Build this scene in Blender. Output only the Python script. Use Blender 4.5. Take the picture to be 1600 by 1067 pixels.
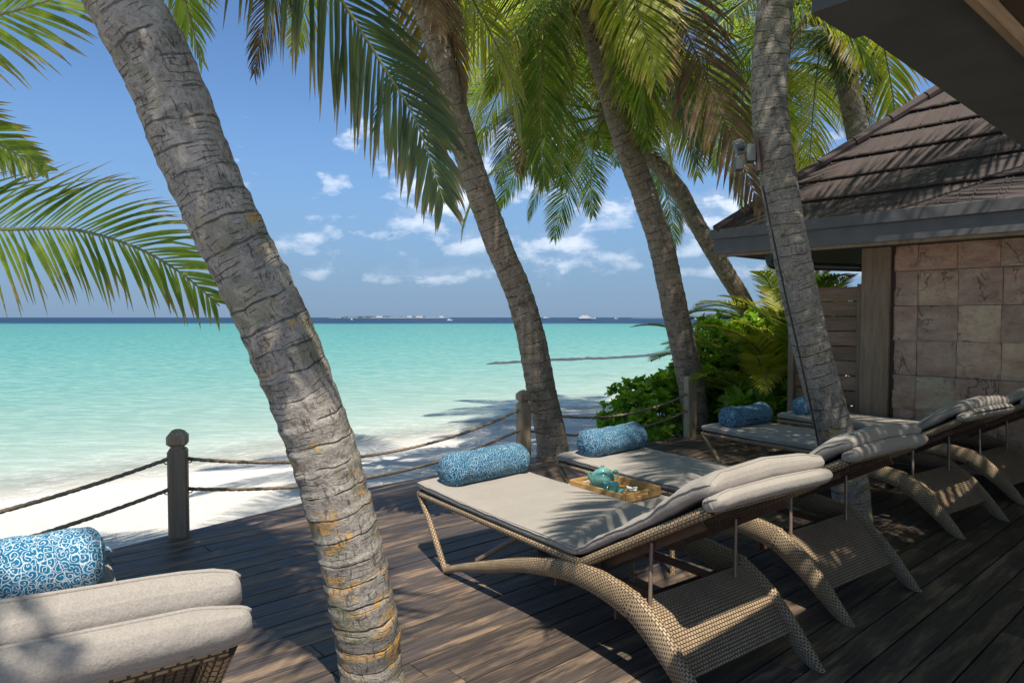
import bpy, bmesh, math, random
from mathutils import Vector, Matrix, noise
random.seed(7)
R = math.radians
for o in list(bpy.data.objects): bpy.data.objects.remove(o)
SC = bpy.context.scene
COL = SC.collection

# ------------------------------------------------------------------ camera
FPX, CAMH = 1066.67, 1.5
PITCH = math.atan(37.5 / FPX)
cam = bpy.data.cameras.new('camera'); cam.sensor_width = 36; cam.lens = 24
cam.clip_start = 0.05; cam.clip_end = 60000
co = bpy.data.objects.new('camera', cam); COL.objects.link(co)
co.location = (0, 0, CAMH); co.rotation_euler = (math.pi / 2 - PITCH, 0, 0)
SC.camera = co

# ------------------------------------------------------------------ light
SUN_EL = 62.0
SUN_DIR = Vector((0.12, -0.99, 0)).normalized()          # horizontal direction towards the sun
sun_vec = Vector((SUN_DIR.x * math.cos(R(SUN_EL)), SUN_DIR.y * math.cos(R(SUN_EL)), math.sin(R(SUN_EL))))
sl = bpy.data.lights.new('sun', 'SUN'); sl.energy = 4.0; sl.angle = R(0.53); sl.color = (1.0, 0.94, 0.84)
so = bpy.data.objects.new('sun', sl); COL.objects.link(so)
so.rotation_euler = sun_vec.to_track_quat('Z', 'Y').to_euler()
W = bpy.data.worlds.new('World'); SC.world = W; W.use_nodes = True
SC.view_settings.view_transform = 'Standard'; SC.view_settings.look = 'None'
SC.view_settings.exposure = 0.82; SC.view_settings.gamma = 1; SC.view_settings.use_curve_mapping = False
SC.render.engine = 'CYCLES'

class NT:
    """tiny node helper"""
    def __init__(s, tree): s.t = tree; s.n = tree.nodes; s.l = tree.links
    def add(s, typ, **kw):
        n = s.n.new(typ)
        for k, v in kw.items(): setattr(n, k, v)
        return n
    def set(s, inp, v):
        if hasattr(v, 'is_output'): s.l.new(v, inp)
        elif v is not None: inp.default_value = v
    def math(s, op, a, b=None, c=None, clamp=False):
        n = s.n.new('ShaderNodeMath'); n.operation = op; n.use_clamp = clamp
        for i, v in enumerate((a, b, c)):
            if v is not None: s.set(n.inputs[i], v)
        return n.outputs[0]
    def vmath(s, op, a, b=None):
        n = s.n.new('ShaderNodeVectorMath'); n.operation = op
        s.set(n.inputs[0], a)
        if b is not None: s.set(n.inputs[1], b)
        return n.outputs['Value'] if op in ('LENGTH', 'DOT_PRODUCT', 'DISTANCE') else n.outputs[0]
    def mix(s, f, a, b, mode='MIX'):
        n = s.n.new('ShaderNodeMix'); n.data_type = 'RGBA'; n.blend_type = mode
        s.set(n.inputs[0], f); s.set(n.inputs[6], c4(a)); s.set(n.inputs[7], c4(b))
        return n.outputs[2]
    def ramp(s, f, stops, interp='LINEAR'):
        n = s.n.new('ShaderNodeValToRGB'); s.set(n.inputs[0], f); cr = n.color_ramp; cr.interpolation = interp
        while len(cr.elements) > len(stops): cr.elements.remove(cr.elements[-1])
        while len(cr.elements) < len(stops): cr.elements.new(0.5)
        for e, (p, c) in zip(cr.elements, stops):
            e.position = p; e.color = c4(c) if not isinstance(c, (int, float)) else (c, c, c, 1)
        return n.outputs[0]
    def noise(s, vec, scale, detail=4, rough=.55, dist=0.0, dim='3D'):
        n = s.n.new('ShaderNodeTexNoise'); n.noise_dimensions = dim
        if vec is not None: s.set(n.inputs['Vector'], vec)
        n.inputs['Scale'].default_value = scale; n.inputs['Detail'].default_value = detail
        n.inputs['Roughness'].default_value = rough; n.inputs['Distortion'].default_value = dist
        return n.outputs['Fac']
    def vor(s, vec, scale, feature='F1', out='Distance'):
        n = s.n.new('ShaderNodeTexVoronoi'); n.feature = feature
        s.set(n.inputs['Vector'], vec); n.inputs['Scale'].default_value = scale
        return n.outputs[out]
    def mapping(s, vec, scale=(1, 1, 1), loc=(0, 0, 0), rot=(0, 0, 0)):
        n = s.n.new('ShaderNodeMapping'); s.set(n.inputs[0], vec)
        n.inputs['Scale'].default_value = scale; n.inputs['Rotation'].default_value = rot
        s.set(n.inputs['Location'], loc); return n.outputs[0]
    def rng(s, v, a, b, c=0.0, d=1.0):
        n = s.n.new('ShaderNodeMapRange'); n.interpolation_type = 'SMOOTHSTEP'
        s.set(n.inputs[0], v); n.inputs[1].default_value = a; n.inputs[2].default_value = b
        n.inputs[3].default_value = c; n.inputs[4].default_value = d; return n.outputs[0]
    def bump(s, h, dist=.01, strength=1.0, normal=None):
        n = s.n.new('ShaderNodeBump'); s.set(n.inputs['Height'], h)
        n.inputs['Distance'].default_value = dist; n.inputs['Strength'].default_value = strength
        if normal is not None: s.l.new(normal, n.inputs['Normal'])
        return n.outputs[0]
def c4(c):
    if hasattr(c, 'is_output'): return c
    if isinstance(c, (int, float)): return (c, c, c, 1)
    return (*c, 1) if len(c) == 3 else c

def new_mat(name):
    m = bpy.data.materials.new(name); m.use_nodes = True
    nt = NT(m.node_tree); b = nt.n['Principled BSDF']; b.inputs['Roughness'].default_value = .6
    tc = nt.add('ShaderNodeTexCoord')
    return m, nt, b, tc
def simple(name, col, rough=.6, metal=0.0, var=.12, scale=20, bump=.0015, spec=.5):
    m, nt, b, tc = new_mat(name)
    n = nt.noise(tc.outputs['Object'], scale, 5)
    f = nt.rng(n, .3, .7)
    nt.set(b.inputs['Base Color'], nt.mix(f, [c * (1 - var) for c in col], [min(1, c * (1 + var)) for c in col]))
    b.inputs['Roughness'].default_value = rough; b.inputs['Metallic'].default_value = metal
    b.inputs['Specular IOR Level'].default_value = spec
    if bump: nt.set(b.inputs['Normal'], nt.bump(n, bump, .6))
    return m

# ------------------------------------------------------------------ world
nt = NT(W.node_tree); nt.n.clear()
out = nt.add('ShaderNodeOutputWorld'); bg = nt.add('ShaderNodeBackground')
sky = nt.add('ShaderNodeTexSky', sky_type='NISHITA'); sky.sun_disc = False
sky.sun_elevation = R(SUN_EL); sky.sun_rotation = math.atan2(SUN_DIR.x, SUN_DIR.y)
sky.air_density = 1.0; sky.dust_density = 0.3; sky.ozone_density = 2.0; sky.altitude = 0
tc = nt.add('ShaderNodeTexCoord'); dirv = tc.outputs['Generated']
sep = nt.add('ShaderNodeSeparateXYZ'); nt.l.new(dirv, sep.inputs[0])
zc = nt.math('MAXIMUM', sep.outputs[2], 0.0)
# cloud layer: direction projected on a high plane, flattened towards the horizon
ay = nt.math('MULTIPLY', sep.outputs[2], 2.0)
hor = nt.math('SQRT', nt.math('ADD', nt.math('MULTIPLY', sep.outputs[0], sep.outputs[0]), nt.math('MULTIPLY', sep.outputs[1], sep.outputs[1])))
az = nt.math('ARCTAN2', sep.outputs[0], sep.outputs[1])
el = nt.math('ARCTAN2', sep.outputs[2], hor)
cv = nt.add('ShaderNodeCombineXYZ'); nt.l.new(az, cv.inputs[0]); nt.l.new(nt.math('MULTIPLY', el, 1.8), cv.inputs[1])
n1 = nt.noise(nt.mapping(cv.outputs[0], loc=(3.1, .35, 0)), 10.5, 7, .57, .1)
n2 = nt.noise(nt.mapping(cv.outputs[0], loc=(8.4, 2.2, 0)), 2.3, 3, .5)
band = nt.math('MULTIPLY', nt.rng(el, .02, .07, .3, 1), nt.rng(el, .50, .14, .2, 1))
side = nt.rng(az, -.60, -.15, .45, 1.0)
thr = nt.math('SUBTRACT', .90, nt.math('MULTIPLY', nt.math('MULTIPLY', band, side), nt.math('ADD', .225, nt.math('MULTIPLY', n2, .46))))
cl = nt.math('DIVIDE', nt.math('SUBTRACT', n1, thr), .20, clamp=True)
cl = nt.math('POWER', cl, .8)
n3 = nt.noise(nt.mapping(cv.outputs[0], loc=(3.1, .32, 0)), 10.5, 7, .57, .1)
lit = nt.rng(nt.math('SUBTRACT', n1, n3), -.05, .07)
skyc = nt.mix(1.0, sky.outputs[0], (.42, .53, .645), 'MULTIPLY')
# sea air keeps the low sky blue rather than white
skyc = nt.mix(nt.rng(el, .30, 0.0, 0, .85), skyc, (.78, 1.30, 2.2))
cloudc = nt.mix(lit, (1.9, 2.5, 3.5), (4.6, 4.9, 5.4))
haz = nt.mix(nt.rng(el, .02, .16, .35, .95), (0, 0, 0), (1, 1, 1))
cf = nt.math('MULTIPLY', cl, nt.rng(el, .02, .2, .45, .92))
skyc = nt.mix(cf, skyc, cloudc)
nt.l.new(skyc, bg.inputs[0]); bg.inputs[1].default_value = 0.13
nt.l.new(bg.outputs[0], out.inputs[0])

# ------------------------------------------------------------------ geometry helpers
def ray(x, y):
    a = (x - 800) / FPX; b = -(y - 533.5) / FPX; c, s = math.cos(PITCH), math.sin(PITCH)
    return Vector((a, c + b * s, -s + b * c))
def P(x, y, d):
    r = ray(x, y); r = r * (d / r.y); return Vector((r.x, r.y, r.z + CAMH))
def G(x, y, z=0.0):
    r = ray(x, y); t = (z - CAMH) / r.z; return Vector((r.x * t, r.y * t, z))
AU = R(49)
UX, UY = math.sin(AU), math.cos(AU)
def UVW(u, v, z=0.0): return Vector((u * UX - v * UY, u * UY + v * UX, z))
def toUV(p): return (p.x * UX + p.y * UY, -p.x * UY + p.y * UX)
DECK_ROT = math.atan2(UY, UX)

class MB:
    def __init__(s): s.v = []; s.f = []; s.uv = []; s.mi = []; s.col = []
    def vert(s, p, c=None): s.v.append(tuple(p)); s.col.append(c or (0, 0, 0, 1)); return len(s.v) - 1
    def face(s, idx, uv=None, mi=0): s.f.append(tuple(idx)); s.uv.append(uv); s.mi.append(mi)
    def grid(s, rows, close_u=False, close_v=False, uvf=None, mi=0):
        """rows: list of lists of points"""
        n, m = len(rows), len(rows[0]); base = len(s.v)
        for r in rows:
            for p in r: s.vert(p)
        for i in range(n if close_v else n - 1):
            for j in range(m if close_u else m - 1):
                i2, j2 = (i + 1) % n, (j + 1) % m
                q = (base + i * m + j, base + i * m + j2, base + i2 * m + j2, base + i2 * m + j)
                uv = [uvf(i, j), uvf(i, j + 1), uvf(i + 1, j + 1), uvf(i + 1, j)] if uvf else None
                s.face(q, uv, mi)
    def poly(s, pts, mi=0):
        b = len(s.v)
        for p in pts: s.vert(p)
        s.face(range(b, b + len(pts)), None, mi)
    def box(s, lo, hi, M=None, mi=0, bev=0.0):
        x0, y0, z0 = lo; x1, y1, z1 = hi
        if bev:
            b = bev
            lv = [(z0, b), (z0 + b, 0), (z1 - b, 0), (z1, b)]
            rows = []
            for z, k in lv:
                rows.append([Vector(p) for p in ((x0 + k, y0 + b, z), (x0 + b, y0 + k, z), (x1 - b, y0 + k, z), (x1 - k, y0 + b, z), (x1 - k, y1 - b, z), (x1 - b, y1 - k, z), (x0 + b, y1 - k, z), (x0 + k, y1 - b, z))])
            if M: rows = [[M @ p for p in r] for r in rows]
            s.grid(rows, close_u=True, mi=mi)
            s.poly(list(reversed(rows[0])), mi); s.poly(rows[-1], mi)
            return
        c = [Vector(p) for p in ((x0, y0, z0), (x1, y0, z0), (x1, y1, z0), (x0, y1, z0), (x0, y0, z1), (x1, y0, z1), (x1, y1, z1), (x0, y1, z1))]
        if M: c = [M @ p for p in c]
        b = len(s.v)
        for p in c: s.vert(p)
        for f in ((3, 2, 1, 0), (4, 5, 6, 7), (0, 1, 5, 4), (1, 2, 6, 5), (2, 3, 7, 6), (3, 0, 4, 7)): s.face([b + i for i in f], None, mi)
    def prism(s, poly, z0, z1, M=None, mi=0):
        """convex polygon (x,y) extruded in z"""
        lo = [Vector((x, y, z0)) for x, y in poly]; hi = [Vector((x, y, z1)) for x, y in poly]
        if M: lo = [M @ p for p in lo]; hi = [M @ p for p in hi]
        s.grid([lo, hi], close_u=True, mi=mi); s.poly(list(reversed(lo)), mi); s.poly(hi, mi)
    def tube(s, path, rad, n=10, cap=True, mi=0, rf=None, up=None):
        path = [Vector(p) for p in path]; L = [0]
        for a, b in zip(path, path[1:]): L.append(L[-1] + (b - a).length)
        rows = []; prev = up or Vector((0, 0, 1))
        for i, p in enumerate(path):
            t = (path[min(i + 1, len(path) - 1)] - path[max(i - 1, 0)]).normalized()
            x = prev - t * prev.dot(t)
            if x.length < 1e-3: x = Vector((1, 0, 0)) - t * t.x
            x.normalize(); y = t.cross(x); prev = x
            r = rad(L[i] / L[-1]) if callable(rad) else rad
            rows.append([p + (x * math.cos(2 * math.pi * k / n) + y * math.sin(2 * math.pi * k / n)) * (r * (rf(L[i], 2 * math.pi * k / n) if rf else 1)) for k in range(n)])
        rr = rad(0.5) if callable(rad) else rad
        s.grid(rows, close_u=True, mi=mi, uvf=lambda i, j: (L[min(i, len(L) - 1)], j / n * 2 * math.pi * rr))
        if cap: s.poly(list(reversed(rows[0])), mi); s.poly(rows[-1], mi)
    def lathe(s, prof, n=24, M=None, mi=0):
        rows = [[Vector((r * math.cos(2 * math.pi * k / n), r * math.sin(2 * math.pi * k / n), z)) for k in range(n)] for r, z in prof]
        if M: rows = [[M @ p for p in r] for r in rows]
        s.grid(rows, close_u=True, mi=mi)
    def build(s, name, mats, parent=None, smooth=True, loc=None, rotz=None, angle=None):
        me = bpy.data.meshes.new(name); me.from_pydata(s.v, [], s.f)
        if any(u is not None for u in s.uv):
            ul = me.uv_layers.new(name='UVMap'); k = 0; flat = []
            for f, u in zip(s.f, s.uv):
                for q in range(len(f)): flat += list(u[q]) if u else [0, 0]
            ul.data.foreach_set('uv', flat)
        if any(c[0] or c[1] or c[2] for c in s.col):
            ca = me.color_attributes.new('tint', 'FLOAT_COLOR', 'POINT')
            ca.data.foreach_set('color', [x for c in s.col for x in c])
        for m in (mats if isinstance(mats, (list, tuple)) else [mats]): me.materials.append(m)
        me.polygons.foreach_set('material_index', s.mi)
        me.polygons.foreach_set('use_smooth', [smooth] * len(s.f))
        me.update()
        o = bpy.data.objects.new(name, me); COL.objects.link(o)
        if smooth and angle is not None:
            bm = bmesh.new(); bm.from_mesh(me)
            for e in bm.edges:
                if len(e.link_faces) == 2 and e.calc_face_angle(0) > R(angle): e.smooth = False
            bm.to_mesh(me); bm.free()
        if parent: o.parent = parent
        if loc is not None: o.location = loc
        if rotz is not None: o.rotation_euler = (0, 0, rotz)
        return o
def tag(o, label=None, cat=None, group=None, kind=None):
    if label: o['label'] = label
    if cat: o['category'] = cat
    if group: o['group'] = group
    if kind: o['kind'] = kind
    return o
def empty(name, loc=(0, 0, 0), rz=0.0, **kw):
    o = bpy.data.objects.new(name, None); COL.objects.link(o); o.empty_display_size = .1
    o.location = loc; o.rotation_euler = (0, 0, rz); return tag(o, **kw)
def clip(poly, a, b, c):
    """keep a*x+b*y<=c"""
    out = []
    for i in range(len(poly)):
        p, q = poly[i], poly[(i + 1) % len(poly)]
        dp, dq = a * p[0] + b * p[1] - c, a * q[0] + b * q[1] - c
        if dp <= 0: out.append(p)
        if dp * dq < 0:
            t = dp / (dp - dq); out.append((p[0] + (q[0] - p[0]) * t, p[1] + (q[1] - p[1]) * t))
    return out
def spline(pts, n):
    """catmull-rom through points"""
    pts = [Vector(p) for p in pts]; P4 = [pts[0] * 2 - pts[1]] + pts + [pts[-1] * 2 - pts[-2]]
    res = []
    for i in range(1, len(P4) - 2):
        a, b, c, d = P4[i - 1:i + 3]
        for k in range(n):
            t = k / n
            res.append(.5 * ((2 * b) + (c - a) * t + (2 * a - 5 * b + 4 * c - d) * t * t + (3 * b - a - 3 * c + d) * t ** 3))
    res.append(pts[-1]); return res
def copy_tree(o, parent=None):
    c = o.copy(); COL.objects.link(c)
    if parent: c.parent = parent
    for ch in list(o.children): copy_tree(ch, c)
    return c

# ------------------------------------------------------------------ materials
M = {}
def ncol(nt, vec, scale):
    n = nt.add('ShaderNodeTexNoise'); nt.set(n.inputs['Vector'], vec); n.inputs['Scale'].default_value = scale; n.inputs['Detail'].default_value = 3
    return n.outputs['Color']
def m_bark(name, base, dark, lichen, ring_scale=11.0, lich_amt=.5):
    m, nt, b, tc = new_mat(name); uvn = tc.outputs['UV']; ob = tc.outputs['Object']
    # uv: x = metres along trunk, y = metres around
    w = nt.noise(ob, 3.0, 3); w2 = nt.noise(ob, 12, 5, .65)
    su = nt.add('ShaderNodeSeparateXYZ'); nt.l.new(uvn, su.inputs[0])
    x = nt.math('ADD', su.outputs[0], nt.math('MULTIPLY', nt.math('SUBTRACT', w, .5), .09))
    x = nt.math('ADD', x, nt.math('MULTIPLY', nt.math('SUBTRACT', w2, .5), .016))
    fr = nt.math('FRACT', nt.math('MULTIPLY', x, ring_scale))
    scar = nt.rng(nt.math('ABSOLUTE', nt.math('SUBTRACT', fr, .5)), .44, .5)
    scar = nt.math('MULTIPLY', scar, nt.rng(nt.noise(ob, 7, 4, .6), .38, .56))
    fr2 = nt.math('FRACT', nt.math('MULTIPLY', x, ring_scale * 4.3))
    fines = nt.math('MULTIPLY', nt.rng(nt.math('ABSOLUTE', nt.math('SUBTRACT', fr2, .5)), .38, .5), nt.rng(nt.noise(ob, 15, 4, .6), .48, .62))
    g1 = nt.noise(ob, 95, 6, .72); g2 = nt.noise(ob, 34, 6, .66, .4); g3 = nt.noise(ob, 9, 6, .62, .5)
    # short upright fibre cracks (warped so they never line up)
    wu = nt.vmath('ADD', uvn, nt.vmath('MULTIPLY', nt.vmath('SUBTRACT', ncol(nt, ob, 18), (.5, .5, .5)), (.05, .03, 0)))
    vert = nt.noise(nt.mapping(wu, scale=(18, 75, 1)), 1.0, 5, .7, .3, dim='2D')
    crack = nt.math('MULTIPLY', nt.rng(vert, .585, .66), nt.rng(g3, .40, .6))
    col = nt.mix(nt.rng(g1, .32, .68), [c * .70 for c in base], [c * 1.12 for c in base])
    col = nt.mix(nt.rng(g2, .50, .66, 0, .55), col, dark)
    col = nt.mix(nt.rng(g3, .52, .66, 0, .70), col, (base[0] * .42, base[1] * .40, base[2] * .38))
    col = nt.mix(nt.rng(nt.noise(ob, 5.5, 5, .6, .6), .52, .64, 0, .5), col, (.20, .20, .11))
    pale = nt.rng(nt.noise(ob, 6.5, 6, .66, .8), .54, .66, 0, .55)
    col = nt.mix(pale, col, (min(1, base[0] * 1.45), min(1, base[1] * 1.45), min(1, base[2] * 1.45)))
    col = nt.mix(nt.math('MULTIPLY', crack, .6), col, [c * .55 for c in dark])
    col = nt.mix(nt.math('MULTIPLY', fines, .5), col, [c * .6 for c in dark])
    col = nt.mix(nt.math('MULTIPLY', scar, .6), col, [c * .4 for c in dark])
    sz = nt.add('ShaderNodeSeparateXYZ'); nt.l.new(ob, sz.inputs[0])
    hi = nt.rng(sz.outputs[2], 2.0, .1, -.06, .075)
    l1 = nt.noise(nt.mapping(wu, scale=(17, 6.5, 1)), 1.0, 4, .62, .5, dim='2D')
    lm = nt.math('MULTIPLY', nt.rng(nt.math('ADD', l1, hi), .625, .665, 0, lich_amt), nt.rng(nt.math('ADD', vert, nt.math('MULTIPLY', g1, .6)), .92, .70, .15, 1))
    col = nt.mix(lm, col, nt.mix(g2, lichen, [c * 1.25 for c in lichen]))
    nt.set(b.inputs['Base Color'], col)
    b.inputs['Roughness'].default_value = .88; b.inputs['Specular IOR Level'].default_value = .2
    h = nt.math('SUBTRACT', nt.math('ADD', nt.math('MULTIPLY', g1, .5), nt.math('MULTIPLY', g2, .7)), nt.math('MULTIPLY', scar, 1.1))
    h = nt.math('SUBTRACT', h, nt.math('ADD', nt.math('MULTIPLY', crack, .6), nt.math('MULTIPLY', fines, .7)))
    nt.set(b.inputs['Normal'], nt.bump(h, .009, 1.0))
    return m
M['bark_big'] = m_bark('bark_grey_lichen', (.37, .33, .28), (.10, .083, .068), (.46, .25, .06), 11.0, .95)
M['bark_far'] = m_bark('bark_brown_rings', (.30, .24, .185), (.10, .076, .058), (.25, .2, .13), 9.5, .3)
M['bark_mid'] = m_bark('bark_grey_ochre', (.32, .28, .235), (.09, .075, .065), (.34, .22, .07), 13.0, .8)

def m_leaf(name, c1, c2, tipc, trans=.45, rough=.38):
    m, nt, b, tc = new_mat(name)
    at = nt.add('ShaderNodeAttribute'); at.attribute_name = 'tint'
    s = nt.add('ShaderNodeSeparateXYZ'); nt.l.new(at.outputs['Vector'], s.inputs[0])
    oi = nt.add('ShaderNodeObjectInfo')
    f = nt.math('ADD', nt.math('MULTIPLY', s.outputs[0], .6), nt.math('MULTIPLY', oi.outputs['Random'], .4), clamp=True)
    col = nt.mix(f, c1, c2)
    tipf = nt.math('MULTIPLY', nt.rng(s.outputs[1], .55, 1.0), s.outputs[2])
    col = nt.mix(tipf, col, tipc)
    col = nt.mix(nt.rng(nt.noise(tc.outputs['Object'], 6, 3), .35, .7, 0, .3), col, [x * .55 for x in c1])
    nt.set(b.inputs['Base Color'], col); b.inputs['Roughness'].default_value = rough
    b.inputs['Specular IOR Level'].default_value = .45
    tr = nt.add('ShaderNodeBsdfTranslucent')
    nt.set(tr.inputs[0], nt.mix(1.0, col, (2.2, 2.3, .8), 'MULTIPLY'))
    mx = nt.add('ShaderNodeMixShader'); mx.inputs[0].default_value = trans
    nt.l.new(b.outputs[0], mx.inputs[1]); nt.l.new(tr.outputs[0], mx.inputs[2])
    nt.l.new(mx.outputs[0], nt.n['Material Output'].inputs[0])
    return m
M['frond'] = m_leaf('frond_green', (.085, .14, .024), (.28, .33, .045), (.30, .22, .10), .52)
M['frond_dark'] = m_leaf('frond_deep_green', (.036, .064, .026), (.085, .12, .04), (.16, .13, .07), .30)
M['frond_yellow'] = m_leaf('frond_yellow_green', (.21, .26, .03), (.46, .41, .06), (.40, .25, .10), .5)
M['frond_orange'] = m_leaf('frond_rusty', (.20, .13, .035), (.36, .19, .05), (.20, .09, .05), .45)
M['frond_dry'] = m_leaf('frond_dry_brown', (.13, .075, .04), (.24, .15, .09), (.13, .09, .06), .25, .7)
M['bush_leaf'] = m_leaf('bush_leaf', (.13, .25, .025), (.28, .42, .05), (.34, .34, .05), .52, .3)
M['bush_leaf_light'] = m_leaf('bush_leaf_light', (.17, .30, .03), (.36, .46, .06), (.3, .3, .05), .45, .3)
M['rachis'] = simple('rachis', (.20, .20, .07), .5, var=.3)
M['rachis_dry'] = simple('rachis_dry', (.13, .08, .05), .7, var=.3)
M['stem'] = simple('stem', (.16, .13, .08), .8, var=.3)
M['fibre'] = simple('palm_fibre', (.19, .12, .07), .9, var=.4, scale=40, bump=.01)
M['coconut'] = simple('coconut_husk', (.22, .24, .07), .5, var=.3)

def m_plank(name, c1, c2, worn, axis=0, rough=.5):
    m, nt, b, tc = new_mat(name); oi = nt.add('ShaderNodeObjectInfo')
    off = nt.add('ShaderNodeCombineXYZ'); nt.set(off.inputs[0], nt.math('MULTIPLY', oi.outputs['Random'], 37)); nt.set(off.inputs[2], nt.math('MULTIPLY', oi.outputs['Random'], 91))
    p = nt.vmath('ADD', tc.outputs['Object'], off.outputs[0])
    sc = [3.0, 60, 60]; sc2 = [1.3, 9, 9]
    if axis == 2: sc = [60, 60, 3.0]; sc2 = [9, 9, 1.3]
    if axis == 1: sc = [60, 3.0, 60]; sc2 = [9, 1.3, 9]
    g = nt.noise(nt.mapping(p, scale=sc), 1, 6, .6)
    g2 = nt.noise(nt.mapping(p, scale=sc2), 1.6, 6, .62)
    g3 = nt.noise(nt.mapping(p, scale=[s * 1.5 for s in sc]), 1, 3, .7)
    col = nt.mix(nt.rng(g, .3, .7), c1, c2)
    col = nt.mix(nt.math('MULTIPLY', nt.rng(g2, .46, .64), nt.rng(g3, .3, .6, .25, .95)), col, worn)
    col = nt.mix(nt.math('MULTIPLY', oi.outputs['Random'], .55), col, [c * .5 for c in c1])
    nt.set(b.inputs['Base Color'], col)
    nt.set(b.inputs['Roughness'], nt.rng(g2, .3, .7, rough, rough + .22))
    b.inputs['Specular IOR Level'].default_value = .4
    nt.set(b.inputs['Normal'], nt.bump(nt.math('ADD', g, nt.math('MULTIPLY', g3, .6)), .0022, .9))
    return m
M['deck'] = m_plank('deck_plank', (.044, .034, .030), (.10, .076, .062), (.28, .19, .12), 0, .42)
M['fence_wood'] = m_plank('fence_wood', (.21, .12, .07), (.33, .20, .125), (.38, .25, .17), 1)
M['pillar_wood'] = m_plank('pillar_wood', (.24, .155, .09), (.36, .25, .16), (.40, .30, .20), 2)
M['post_wood'] = m_plank('post_wood', (.25, .175, .105), (.42, .31, .20), (.34, .29, .22), 2)
M['eave_wood'] = m_plank('eave_timber', (.26, .18, .10), (.40, .29, .17), (.18, .12, .08), 0)

def m_fabric(name, c, scale=1500):
    m, nt, b, tc = new_mat(name); ob = tc.outputs['Object']
    n = nt.noise(ob, 260, 3, .7); n2 = nt.noise(ob, 3.5, 5, .6); n3 = nt.noise(ob, 28, 4, .6)
    col = nt.mix(nt.rng(n, .3, .7), [x * .86 for x in c], [min(1, x * 1.1) for x in c])
    col = nt.mix(nt.rng(n2, .4, .7, 0, .28), col, [x * .68 for x in c])
    nt.set(b.inputs['Base Color'], col); b.inputs['Roughness'].default_value = .95
    b.inputs['Specular IOR Level'].default_value = .15
    b.inputs['Sheen Weight'].default_value = .15
    bm1 = nt.bump(n2, .02, .5)
    bm2 = nt.bump(n3, .003, .5, bm1)
    nt.set(b.inputs['Normal'], nt.bump(n, .0015, .7, bm2))
    return m
M['cushion'] = m_fabric('cushion_fabric', (.315, .28, .24))
M['piping'] = m_fabric('cushion_piping', (.36, .31, .27))

def m_wicker(name, c1, c2, dark, sx=44.0, sy=82.0):
    m, nt, b, tc = new_mat(name)
    n0 = nt.noise(tc.outputs['Object'], 9, 4)
    br = nt.add('ShaderNodeTexBrick'); br.offset = .5; br.squash = 1.0
    nt.l.new(nt.mapping(tc.outputs['UV'], scale=(sx, sy, 1)), br.inputs['Vector'])
    br.inputs['Scale'].default_value = 1.0; br.inputs['Mortar Size'].default_value = .15; br.inputs['Mortar Smooth'].default_value = .8
    br.inputs['Brick Width'].default_value = 1.0; br.inputs['Row Height'].default_value = 1.0; br.inputs['Bias'].default_value = 0
    br.inputs['Color1'].default_value = c4(c1); br.inputs['Color2'].default_value = c4(c2); br.inputs['Mortar'].default_value = c4(dark)
    col = nt.mix(nt.rng(n0, .3, .7, 0, .5), br.outputs['Color'], [x * .6 for x in c1], 'MIX')
    col = nt.mix(nt.math('MULTIPLY', br.outputs['Fac'], .9), col, dark)
    nt.set(b.inputs['Base Color'], col); b.inputs['Roughness'].default_value = .5
    inv = nt.math('SUBTRACT', 1.0, br.outputs['Fac'])
    nt.set(b.inputs['Normal'], nt.bump(inv, .004, 1.0))
    return m
M['wicker'] = m_wicker('wicker_weave', (.36, .25, .14), (.46, .335, .20), (.05, .03, .015))
M['mesh'] = m_wicker('sling_mesh', (.10, .075, .05), (.14, .10, .07), (.02, .015, .01), 60, 60)
M['strut'] = simple('bronze_tube', (.20, .14, .10), .4, .3, var=.1)
M['plate'] = simple('brown_metal_bar', (.11, .065, .045), .45, .2, var=.15)

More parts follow.
